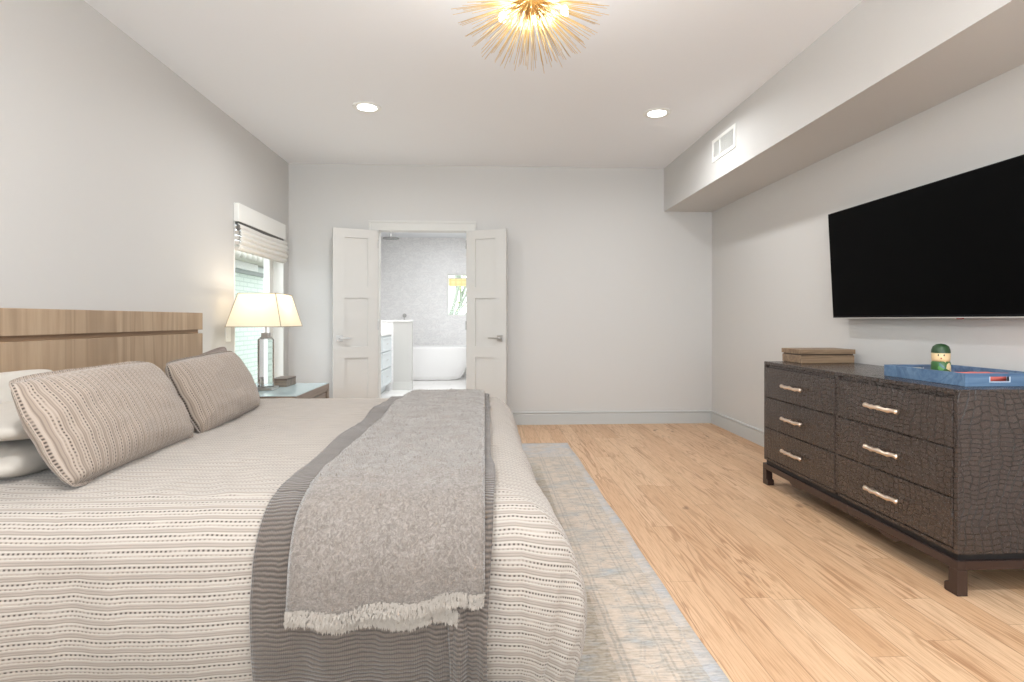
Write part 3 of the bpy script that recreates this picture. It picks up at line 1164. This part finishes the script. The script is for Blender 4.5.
def bedsurf(a, b, off=0.0, drop=9, puff=1.0):
    """flat cloth coordinates (a along x, b along y) -> point on the made bed, off above it"""
    BA1 = .024 + .085 * exp(-max(0.0, b - 1.45) / .55)
    da = max(0.0, a - BA1)
    db = max(0.0, BB0 - b, b - BB1)
    sb = -1 if b < BB0 else 1
    R = .16
    d = max(da, db) + .14 * min(da, db)
    if d <= 0:
        z = ZT
        edge = min(BA1 - a, b - BB0, BB1 - b)
        z += puff * (.015 * fbm(a * 2.0, b * 2.0) + .006 * fbm(a * 6 + 2, b * 6) * 1.0)
        # soft diagonal creases
        c = mnoise.noise(Vector((a * 1.3 - b * 2.2, a * 6.0 + b * 5.0, 3)))
        z += puff * .012 * (1 - abs(c) * 2.2) * (.4 if abs(c) < .45 else 0)
        z -= puff * .012 * exp(-max(edge, 0) / .1)
        z += puff * .012 * exp(-((a - .2) / .5) ** 2) * 0
        return Vector((a, b, z + off))
    ln = sqrt(da * da + db * db)
    ux, uy = da / ln, db / ln * sb
    Rr = R + off
    arc = R * pi / 2
    if d < arc:
        t = d / R
        o_, z_ = Rr * sin(t), R - Rr * cos(t)
        nx, nz = sin(t), cos(t)
    else:
        o_, z_ = Rr, R + (d - arc)
        nx, nz = 1, 0
    s = min(1.0, d / arc)
    z0 = ZT - puff * .012
    # gentle hanging folds, stronger towards the hem; the cloth leans outwards a little then tucks in
    hang = max(0.0, d - arc)
    run = a if db >= da else b
    fold = puff * (.016 * s * fbm(run * 4.0 + (7 if db >= da else 0), d * 1.2, 9) + .010 * s * fbm(run * 11.0, d * 2.0, 2))
    lean = .02 * sin(min(1, hang / .35) * pi) * puff
    corner = min(da, db) / max(d, 1e-6)
    bulge = .06 * corner * min(1, d / .3)
    o_ += fold * nx + lean - (.22 * (hang ** 2))
    z_ += -fold * nz
    base = Vector((min(a, BA1), min(max(b, BB0), BB1), z0 - z_))
    return base + Vector((ux, uy, 0)) * (o_ + bulge)


def cloth_grid(a0, a1, b0, b1, off, step, mat, name, parent=None, thick=.01, puff=1.0, edge=None):
    na, nb_ = max(2, round((a1 - a0) / step)), max(2, round((b1 - b0) / step))

    def P(s, t):
        a, b = a0 + (a1 - a0) * s, b0 + (b1 - b0) * t
        if edge:
            a, b = edge(a, b, s, t)
        return bedsurf(a, b, off, puff=puff)
    m = MB()
    m.grid(na, nb_, P, lambda s, t: (a0 + (a1 - a0) * s, b0 + (b1 - b0) * t))
    return m.build(name, mat, parent, smooth=True, solid=thick, recalc=False)


DH = .56
o = cloth_grid(BA0, BA1 + DH, BB0 - DH, BB1 + DH, 0.0, .0155, M_duvet, 'duvet', None, .016)
setp(o, 'cream woven duvet with rows of dark dots spread over the bed', 'duvet')
o.modifiers['solid'].offset = 0


# coverlet: folded runner across the foot end
def cov_edge(a, b, s, t):
        # vertical pleats near its right edge where it hangs
    a2 = a + .012 * sin(b * 7) * (s if s > .5 else 1 - s) * .6
    return a2, b


e = empty('coverlet', (0, 0, 0))
setp(e, 'folded taupe ribbed coverlet laid across the foot end of the bed under the throw', 'coverlet')


def cov(a0, a1, b0, b1, off, name, thick=.009, pleat=0.0):
    step = .012
    na, nb_ = round((a1 - a0) / step), round((b1 - b0) / step)

    def P(s, t):
        a, b = a0 + (a1 - a0) * s, b0 + (b1 - b0) * t
        hang = min(1, max(0, BB0 - .12 - b) / .35)
        aa = a + .010 * fbm(b * 3, 4.0, a0) - .03 * hang * (s) * pleat
        p = bedsurf(aa, b, off)
        if hang > 0 and pleat:
            w = max(0, (s - .62) / .38)
            p.y -= pleat * hang * w * (.022 * (1 + sin(s * 62 + b * 2)) ** 1.5 * .6)
            p.y -= .006 * hang * (1 + sin(s * 23))
        return p
    m = MB(); m.grid(na, nb_, P, lambda s, t: (a0 + (a1 - a0) * s, b0 + (b1 - b0) * t))
    return m.build(name, M_coverlet, e, smooth=True, solid=thick, recalc=False)


cov(-.63, .022, BB0 - .625, BB1 + .5, .020, 'folded_layer', pleat=1.0)
cov(-.10, .026, BB0 - .63, BB1 + .49, .031, 'turned_edge', pleat=.8)

# mohair throw, folded double
e = empty('mohair_throw', (0, 0, 0))
setp(e, 'fluffy oatmeal mohair throw with fringed ends folded over the taupe coverlet', 'throw blanket')


TH_END_T, TH_END_B = BB0 - .325, BB0 - .362


def th_edge(a, b, s):
    # left edge flares slightly towards the near end
    k = max(0, (BB0 + .3 - b)) / .7
    return a - .012 * k * (1 - s) + .006 * sin(b * 5 + 1) * (1 - s)


def throw_layer(a0, a1, bend, b1, off, name, slope, endfn=None, off1=None):
    step = .014
    na, nb_ = round((a1 - a0) / step), round((b1 - bend) / step)
    offf = lambda s: off + 0.004 * fbm(s * 4, off * 90) if off1 is None else off + (off1 - off) * s

    def P(s, t):
        b_start = bend + slope * s + .006 * sin(s * 17)
        a, b = a0 + (a1 - a0) * s, b_start + (b1 - b_start) * t
        round_ = 0.014 * (1 - min(1, s / .05)) ** 2 + 0.012 * (1 - min(1, (1 - s) / .05)) ** 2
        p = bedsurf(th_edge(a, b, s), b, offf(s) - round_ + .004 * fbm(a * 13, b * 13, off * 50))
        return p
    m = MB(); m.grid(na, nb_, P, lambda s, t: (a0 + (a1 - a0) * s, bend + (b1 - bend) * t))
    return m.build(name, M_throw, e, smooth=True, solid=.009, recalc=False), P


lay_b, Pb = throw_layer(-.515, -.055, TH_END_B, BB1 + .42, .037, 'under_layer', 0.0)
lay_t, Pt = throw_layer(-.525, .0, TH_END_T - .03, BB1 + .38, .054, 'top_layer', .045)


def strands(P, s0, s1, n, L, seed, name, mat, width=.0022):
    rng = random.Random(seed)
    m = MB()
    for k in range(n):
        s = rng.uniform(s0, s1)
        t = rng.uniform(0, .012)
        p = P(s, t); q = P(s, t + .02)
        d = (p - q).normalized()
        l = L * rng.uniform(.5, 1.15)
        side = Vector((1, 0, 0)) * width * rng.uniform(.5, 1.3)
        lean = Vector((rng.gauss(0, .2), -abs(rng.gauss(.08, .15)), rng.gauss(0, .05)))
        p = p + Vector((0, -rng.uniform(.0, .007), 0))
        v = [m.bm.verts.new(x) for x in (p - side, p + side, p + d * l * .55 + lean * l * .4 + side * .6, p + d * l * .55 + lean * l * .4 - side * .6, p + d * l + lean * l * 1.0)]
        m.bm.faces.new((v[0], v[1], v[2], v[3])); m.bm.faces.new((v[3], v[2], v[4]))
    return m.build(name, mat, e, recalc=False)


strands(Pt, .0, 1, 2400, .012, 3, 'fringe', M_throwtip)
strands(Pb, .0, 1, 2400, .014, 4, 'fringe', M_throwtip)


def nap(P, n, seed, name, zone=1.0):
    """short fuzz standing off the top layer, denser towards the near end"""
    rng = random.Random(seed)
    m = MB()
    for k in range(n):
        s = rng.random()
        t = rng.random() ** 1.7 * zone
        p = P(s, t)
        nrm = (P(min(1, s + .004), t) - p).cross(P(s, min(1, t + .003)) - p)
        if nrm.length < 1e-9:
            continue
        nrm.normalize()
        if nrm.z < 0 and abs(nrm.z) > .2:
            nrm.negate()
        if nrm.y > 0 and abs(nrm.z) < .5:
            nrm.negate()
        a = rng.uniform(0, 2 * pi)
        tang = Vector((cos(a), sin(a) * .6, sin(a) * .6 - .3))
        l = rng.uniform(.005, .011)
        w = tang.cross(nrm).normalized() * .0007
        d = (nrm * .55 + tang * .75).normalized() * l
        m.bm.faces.new([m.bm.verts.new(x) for x in (p - w, p + w, p + d)])
    o = m.build(name, M_throw, e, recalc=False)
    o['kind'] = 'stuff'


nap(Pt, 30000, 9, 'fuzz')


# ---- pillows
def pillow(name, label, w, h, th, M, mat, flange=0.0, seed=0, cat='pillow', group=None, uvswap=True, sag=.03, expo=.5, body='pillow_case', pinch=.02, corner=.09):
    """w across, h up, th thick; local x right, y up, z out of the front"""
    e = empty(name)
    e.matrix_world = M
    setp(e, label, cat, group)
    rng = random.Random(seed)
    sx, sy = rng.uniform(0, 50), rng.uniform(0, 50)
    fw_, fh_ = flange / (w / 2 + flange), flange / (h / 2 + flange)
    WW, HH = w / 2 + flange, h / 2 + flange

    def P(side):
        def f(a, b):
            u, v = a * 2 - 1, b * 2 - 1
            # ears: corners reach out, edges pull in
            ux = u * WW * (1 - pinch * (1 - v * v) * abs(u) ** 3)
            vy = v * HH * (1 - pinch * (1 - u * u) * abs(v) ** 3)
            cr = 1 - corner * (abs(u) * abs(v)) ** 4
            ux *= cr; vy *= cr
            iu = min(1, abs(u) / (1 - fw_)); iv = min(1, abs(v) / (1 - fh_))
            t = max(0, 1 - iu ** 2.4) ** expo * max(0, 1 - iv ** 2.4) ** expo
            z = side * th / 2 * t
            wr = fbm(u * 2.2 + sx, v * 2.2 + sy) * .009 * min(1, t * 3) + fbm(u * 5 + sx, v * 5 + sy, 4) * .002 * min(1, t * 3)
            # tension lines running in from the corners
            r = max(abs(u), abs(v))
            z += wr * side * (.6 + .4 * (side > 0))
            if t <= 0:
                z = .006 * fbm(u * 3 + sx, v * 3 + sy, 7)
            # belly settles downwards
            vy -= sag * t * (1 - abs(v)) * .5
            return Vector((ux, vy, z))
        return f
    m = MB()
    nx, ny = 64, 48
    uvf = (lambda a, b: (b * h * 1.1, a * w * 1.15)) if uvswap else (lambda a, b: (a * w, b * h))
    m.grid(nx, ny, P(1), uvf)
    m.grid(nx, ny, P(-1), uvf)
    m.build(body, mat, e, smooth=True, weld=True)
    return e


def frame(origin, right, up):
    r = Vector(right).normalized()
    u = Vector(up); u = (u - r * u.dot(r)).normalized()
    f = r.cross(u)
    return Matrix(((r.x, u.x, f.x, origin[0]), (r.y, u.y, f.y, origin[1]), (r.z, u.z, f.z, origin[2]), (0, 0, 0, 1)))


# lying stack at the near side, then the two shams leaning on the stacks
def lying(y, z, x, label, mat, seed, th=.115, h=.36, w=.70):
    M = frame((x, y, z), (0, 1, .0), (-1, 0, 0.02))
    pillow('sleeping_pillow', label, w, h, th, M, mat, 0, seed, uvswap=False, sag=0, expo=.38, pinch=.03)


lying(2.13, .640, -1.65, 'beige linen pillow under another, beside the headboard and near sham', M_linen, 3)
lying(2.14, .755, -1.65, 'beige linen pillow lying on top of another behind the near sham', M_linen, 5)
pillow('sleeping_pillow', 'cream cotton pillow propped against the headboard behind the near sham', .74, .34, .09,
       frame((-1.89, 2.16, .738), (0, 1, 0), (-.03, 0, 1)), M_cream, 0, 12, uvswap=False, expo=.42)
pillow('pillow_sham', 'large beige sham with rows of dark dots leaning on the two stacked pillows', .78, .385, .20,
       frame((-1.39, 2.155, .755), (-.03, 1, 0), (-.55, 0, 1)), M_sham, .018, 21, expo=.42)
pillow('pillow_sham', 'beige woven sham leaning on the pillows nearest the bedside lamp', .80, .37, .17,
       frame((-1.42, 3.01, .750), (-.05, 1, 0.02), (-.48, 0, 1)), M_sham, .016, 33, expo=.42)
pillow('accent_pillow', 'taupe cushion whose corner shows above the far sham', .56, .30, .10,
       frame((-1.615, 3.345, .755), (0, 1, .14), (-.30, 0, 1)), M_brown_cloth, .02, 41, uvswap=False)

# ------------------------------------------------------------------ nightstand with lamp and box
NZ = .56


def nightstand():
    e = empty('nightstand', (-1.70, 4.475, 0))
    setp(e, 'grey brown wooden nightstand between the bed and the far corner', 'nightstand')
    x0, x1, y0, y1 = -.335, .335, -.415, .425
    m = MB(); m.box(x0, x1, y0, y1, NZ - .045, NZ - .004)
    m.build('table_top', M_night, e, bevel=.002)
    m = MB(); m.box(x0 + .004, x1 - .004, y0 + .004, y1 - .004, NZ - .004, NZ)
    g = NT('pale_blue_glass_top', lin(176, 198, 204), 0.06, spec=0.6)
    m.build('glass_inlay', g.m, e)
    for (a, b) in ((x0, y0), (x1 - .05, y0), (x0, y1 - .05), (x1 - .05, y1 - .05)):
        m = MB(); m.box(a, a + .05, b, b + .05, 0, NZ - .045)
        m.build('leg', M_night, e, bevel=.002)
    m = MB(); m.box(x0 + .01, x1 - .03, y0 + .05, y1 - .05, .22, NZ - .05)
    m.build('cabinet_body', M_night, e)
    m = MB(); m.box(x1 - .03, x1 - .012, y0 + .056, y1 - .056, .24, NZ - .075)
    d = m.build('drawer', M_night, e, bevel=.002)
    m = MB(); m.tube([(x1 - .012, 0, .38), (x1 + .01, 0, .38)], .012, 16)
    m.build('knob', M_nickel, d)
    m = MB(); m.box(x1 - .03, x1 - .005, y0 + .05, y1 - .05, NZ - .068, NZ - .045)
    m.build('apron', M_night, e)


nightstand()


def lamp():
    c = Vector((-1.735, 4.45, NZ))
    e = empty('table_lamp', c)
    setp(e, 'lit table lamp with a crystal column and cream square shade on the nightstand', 'table lamp')
    m = MB(); m.box(-.075, .075, -.075, .075, .0005, .022)
    m.build('base_plate', M_nickel, e, bevel=.002)
    m = MB()
    m.lathe([(.060, .022), (.060, .395), (.052, .405)], seg=8, phase=pi / 8)
    m.build('crystal_column', M_crystal, e)
    m = MB(); m.box(-.035, .035, -.035, .035, .405, .418); m.box(-.027, .027, -.027, .027, .418, .45)
    m.tube([(0, 0, .45), (0, 0, .60)], .007)
    m.build('neck', M_nickel, e, bevel=.001)
    m = MB(); m.lathe([(.001, .60), (.018, .605), (.03, .64), (.028, .665), (.001, .69)], seg=20, cap=False)
    m.build('bulb', emit('lamp_bulb', (1, .85, .6), 5), e, smooth=True)
    b0, t0 = (.205, .24), (.14, .175)
    z0, z1 = .50, .755
    m = MB()
    for sx, sy in ((1, 0), (-1, 0), (0, 1), (0, -1)):
        def f(a, b, sx=sx, sy=sy):
            u = a * 2 - 1
            wx = b0[0] + (t0[0] - b0[0]) * b; wy = b0[1] + (t0[1] - b0[1]) * b
            if sx:
                return Vector((sx * wx, u * wy, z0 + (z1 - z0) * b))
            return Vector((u * wx, sy * wy, z0 + (z1 - z0) * b))
        m.grid(6, 6, f)
    m.build('lamp_shade', M_shade, e, weld=True)
    m = MB()
    for (w_, z) in ((b0, z0), (t0, z1)):
        k = [(w_[0], w_[1], z), (w_[0], -w_[1], z), (-w_[0], -w_[1], z), (-w_[0], w_[1], z)]
        for i in range(4):
            m.tube([k[i], k[(i + 1) % 4]], .003, 6)
    for sx in (1, -1):
        for sy in (1, -1):
            m.tube([(sx * b0[0], sy * b0[1], z0), (sx * t0[0], sy * t0[1], z1)], .003, 6)
    m.build('shade_piping', cloth('shade_trim', lin(170, 156, 134)), e)
    d = bpy.data.lights.new('table_lamp_bulb', 'POINT')
    d.energy = 1.9; d.color = (1, .89, .73); d.shadow_soft_size = .04
    o = bpy.data.objects.new('table_lamp_bulb', d); o.parent = e; o.location = (0, 0, .64 + .07)
    C.objects.link(o)
    m = MB(); m.tube([(0, 0, .69), (0, 0, z1 + .006)], .003, 6)
    m.tube([(-t0[0], 0, z1), (t0[0], 0, z1)], .002, 6)
    m.build('shade_harp', M_nickel, e)


lamp()

e = empty('trinket_box', (-1.69, 4.71, NZ), 0)
setp(e, 'small brown wooden box on the nightstand behind the lamp', 'box')
m = MB(); m.box(-.065, .06, -.10, .12, .0005, .052)
m.build('box_body', M_smallbox, e, bevel=.001)
m = MB(); m.box(-.067, .062, -.102, .122, .053, .068)
m.build('lid', M_smallbox_lid, e, bevel=.0015)

# ------------------------------------------------------------------ dresser
def dresser():
    e = empty('dresser', (1.90, 2.885, 0))
    setp(e, 'dark brown crocodile-embossed six-drawer dresser against the right wall', 'dresser')
    x0, x1, y0, y1 = 0.0, .53, -.762, .775
    zb, zt = .166, .83
    m = MB(); m.box(x0 + .012, x1, y0, y1, zb, zt - .02)
    m.box(x0, x0 + .012, y0, y0 + .020, zb, zt - .02); m.box(x0, x0 + .012, y1 - .020, y1, zb, zt - .02)
    m.box(x0, x0 + .012, -.012, .012, zb, zt - .02)
    m.box(x0, x0 + .012, y0 + .020, y1 - .020, zb, zb + .015)
    m.build('cabinet_body', M_croc, e, bevel=.0015)
    m = MB(); m.box(x0, x1, y0, y1, zt - .02, zt)
    m.build('top_panel', M_croc, e, bevel=.002)
    m = MB(); m.box(x0 + .012, x1 - .01, y0 + .012, y1 - .012, .140, zb)
    setp(m.build('recess_strip', M_black, e), 'black recess between cabinet and base')
    h = (zt - .02 - .018 - (zb + .015)) / 3
    for ya, yb in ((y0 + .022, -.015), (.015, y1 - .022)):
        for k in range(3):
            z0 = zb + .018 + k * h
            m = MB(); m.box(x0 - .004, x0 + .0115, ya, yb, z0 + .003, z0 + h - .003)
            d = m.build('drawer', M_croc, e, bevel=.003)
            # twig shaped pull on two posts
            yc, zc_ = (ya + yb) / 2, z0 + h * .5
            L = .108
            m = MB()
            pts, rad = [], []
            rng = random.Random(3)
            for i in range(25):
                t = i / 24
                yy_ = yc - L + 2 * L * t
                knuckle = .0035 * max(exp(-((t - s) / .025) ** 2) for s in (.02, .28, .55, .80, .98))
                pts.append((x0 - .038 + .003 * sin(t * 9), yy_, zc_ + .002 * sin(t * 14)))
                rad.append(.0098 + knuckle)
            m.tube(pts, rad, 12)
            for s in (-.55, .55):
                m.tube([(x0 - .004, yc + s * L, zc_), (x0 - .038, yc + s * L, zc_)], .005, 8)
            m.build('pull', M_champagne, d, smooth=True)
    # base frame: rail with a dropped shaped apron, bracket feet
    m = MB()
    m.box(x0 - .006, x0 + .03, y0 - .006, y1 + .006, .104, .140)
    m.box(x1 - .03, x1, y0 - .006, y1 + .006, .104, .140)
    m.box(x0 + .03, x1 - .03, y0 - .006, y0 + .03, .104, .140)
    m.box(x0 + .03, x1 - .03, y1 - .03, y1 + .006, .104, .140)
    ap = [(y0 + .30, .104), (y0 + .34, .080), (y0 + .42, .080), (y0 + .45, .092), (y1 - .45, .092), (y1 - .42, .080), (y1 - .34, .080), (y1 - .30, .104)]
    m.prism(ap, 'x', x0 + .001, x0 + .024)
    m.build('base_frame', M_crocbase, e, bevel=.002)
    for sx in (0, 1):
        for sy in (0, 1):
            ya = y0 - .006 if sy == 0 else y1 + .006
            dy = 1 if sy == 0 else -1
            xa = x0 - .006 if sx == 0 else x1
            # foot: block with an inward scroll at the bottom, outline in y-z
            o = [(ya, .104), (ya, 0), (ya + dy * .062, 0), (ya + dy * .066, .006), (ya + dy * .066, .032), (ya + dy * .058, .040), (ya + dy * .046, .040), (ya + dy * .044, .104)]
            if dy < 0:
                o = o[::-1]
            m = MB(); m.prism(o, 'x', *( (xa, xa + .044) if sx == 0 else (xa - .044, xa)))
            m.build('leg', M_crocbase, e, bevel=.002)


dresser()
DT = .83

e = empty('wooden_box', (2.215, 3.56, DT))
setp(e, 'striped brown wooden box with an overhanging lid on the far end of the dresser', 'box')
m = MB(); m.box(-.178, .178, -.108, .118, .0005, .052)
m.build('box_body', M_boxwood, e, bevel=.002)
m = MB(); m.box(-.172, .172, -.102, .112, .052, .060)
m.build('inner_lip', NT('dark_wood_lip', lin(70, 54, 42), .5).m, e)
m = MB(); m.box(-.182, .182, -.112, .122, .060, .090)
m.build('lid', M_boxwood, e, bevel=.002)


def tray():
    e = empty('serving_tray', (2.18, 2.45, DT))
    setp(e, 'blue wooden serving tray with cut-out handles on the near end of the dresser', 'tray')
    x0, x1, y0, y1, h, t = -.165, .175, -.235, .235, .056, .012
    m = MB(); m.box(x0 + t, x1 - t, y0 + t, y1 - t, .0005, .008)
    setp(m.build('tray_bottom', NT('coral_red_lacquer', lin(206, 96, 88), .35).m, e), 'coral red tray bottom')
    m = MB()
    m.box(x0, x0 + t, y0, y1, .0005, h); m.box(x1 - t, x1, y0, y1, .0005, h)
    s0, s1, zl, zh = -.055, .03, .022, .042
    for ya in (y0, y1 - t):
        m.box(x0 + t, s0, ya, ya + t, .0005, h); m.box(s1, x1 - t, ya, ya + t, .0005, h)
        m.box(s0, s1, ya, ya + t, .0005, zl); m.box(s0, s1, ya, ya + t, zh, h)
    m.build('tray_rim', M_blue, e, bevel=.0012)
    m = MB()
    for ya in (y0 - .001, y1 - t - .001):
        yb = ya + t + .002
        m.box(s0 - .004, s1 + .004, ya, yb, zl - .004, zl); m.box(s0 - .004, s0, ya, yb, zl, zh); m.box(s1, s1 + .004, ya, yb, zl, zh)
    setp(m.build('handle_rim', NT('pale_blue_rim', lin(200, 214, 232), .4).m, e), 'pale blue rim of handle')
    # folded red cloth napkin in tray
    n = MB()
    n.grid(20, 20, lambda a, b: Vector((-.09 + .22 * a, -.19 + .20 * b, .038 + .006 * fbm(a * 3, b * 3) + .012 * (1 - b) * a)))
    o = n.build('folded_napkin', cloth('coral_cloth', lin(226, 120, 110)), None, smooth=True, solid=.024)
    o.location = (2.18, 2.45, DT)
    setp(o, 'coral red folded cloth lying inside the blue tray', 'napkin')


tray()


def doll():
    e = empty('painted_figurine', (2.180, 2.53, DT + .0085)); e.scale = (1.12, 1.12, 1.65)
    setp(e, 'small rounded green and cream painted figurine standing in the blue tray', 'figurine')
    def part(name, prof, mat, **k):
        m = MB(); m.lathe(prof, seg=32, **k)
        return m.build(name, mat, e, smooth=True)
    green = NT('green_glaze', lin(66, 108, 60), .25).m
    dgreen = NT('dark_green_glaze', lin(44, 74, 44), .3).m
    cream = NT('cream_glaze', lin(232, 208, 160), .3).m
    n = NT('painted_coat', rough=.3)
    s = n.xyz(n.coord())
    pat = n.node('ShaderNodeTexVoronoi', out=1, Vector=n.coord('Object', (45, 45, 45)), Scale=1.0)
    pv = n.xyz(pat)[0]
    n.set('Base Color', n.ramp(pv, [(0, lin(58, 104, 56)), (.45, lin(92, 150, 84)), (.62, lin(222, 206, 160)), (.8, lin(70, 112, 110))], 'CONSTANT'))
    part('painted_body', [(.001, 0), (.031, .0), (.035, .006), (.035, .03), (.034, .042), (.031, .046)], n.m)
    part('head', [(.031, .046), (.033, .052), (.0335, .066), (.030, .078), (.001, .080)], cream)
    m = MB(); m.lathe([(.0342, .070), (.0335, .078), (.028, .089), (.016, .095), (.001, .097)], seg=32, cap=False)
    m.build('cap', dgreen, e, smooth=True)
    m = MB()
    for a in (3.75, 4.35):
        d = Vector((cos(a), sin(a), 0))
        m.lathe([(.001, -.003), (.003, 0), (.001, .003)], d * .0325 + Vector((0, 0, .064)), 8, cap=False)
    m.build('eyes', M_black, e)
    m = MB()
    a = 4.05; d = Vector((cos(a), sin(a), 0))
    m.lathe([(.001, -.002), (.0035, 0), (.001, .002)], d * .0325 + Vector((0, 0, .055)), 8, cap=False)
    m.build('mouth', NT('red_paint', lin(170, 50, 40), .4).m, e)


doll()

# ------------------------------------------------------------------ television
def tv():
    cz = 1.478
    e = empty('television', (2.352, 2.92, cz))
    e.rotation_euler = (0, radians(-3.0), 0)
    setp(e, 'large wall-mounted flat black television, switched off, above the dresser', 'television')
    hw, hh = .715, .352
    m = MB(); m.box(-.002, .018, -hw, hw, -hh, hh)
    m.build('bezel', M_bezel, e, bevel=.002)
    m = MB(); m.box(-.0035, -.0021, -hw + .006, hw - .006, -hh + .012, hh - .006)
    m.build('screen', M_screen, e)
    m = MB(); m.box(.0181, .05, -hw + .10, hw - .10, -hh + .05, hh - .12)
    m.build('rear_housing', M_bezel, e, bevel=.004)
    m = MB(); m.box(-.003, .016, -hw, hw, -hh - .006, -hh)
    setp(m.build('bottom_strip', M_silverstrip, e), 'thin silver lower edge')
    m = MB(); m.box(-.006, .006, -.30, -.27, -hh - .011, -hh - .006)
    m.build('status_light', NT('red_indicator', lin(120, 30, 28), .4).m, e)
    m = MB(); m.box(.05, .095, -.22, .22, -.12, .12)
    m.build('wall_mount', M_bezel, e)


tv()
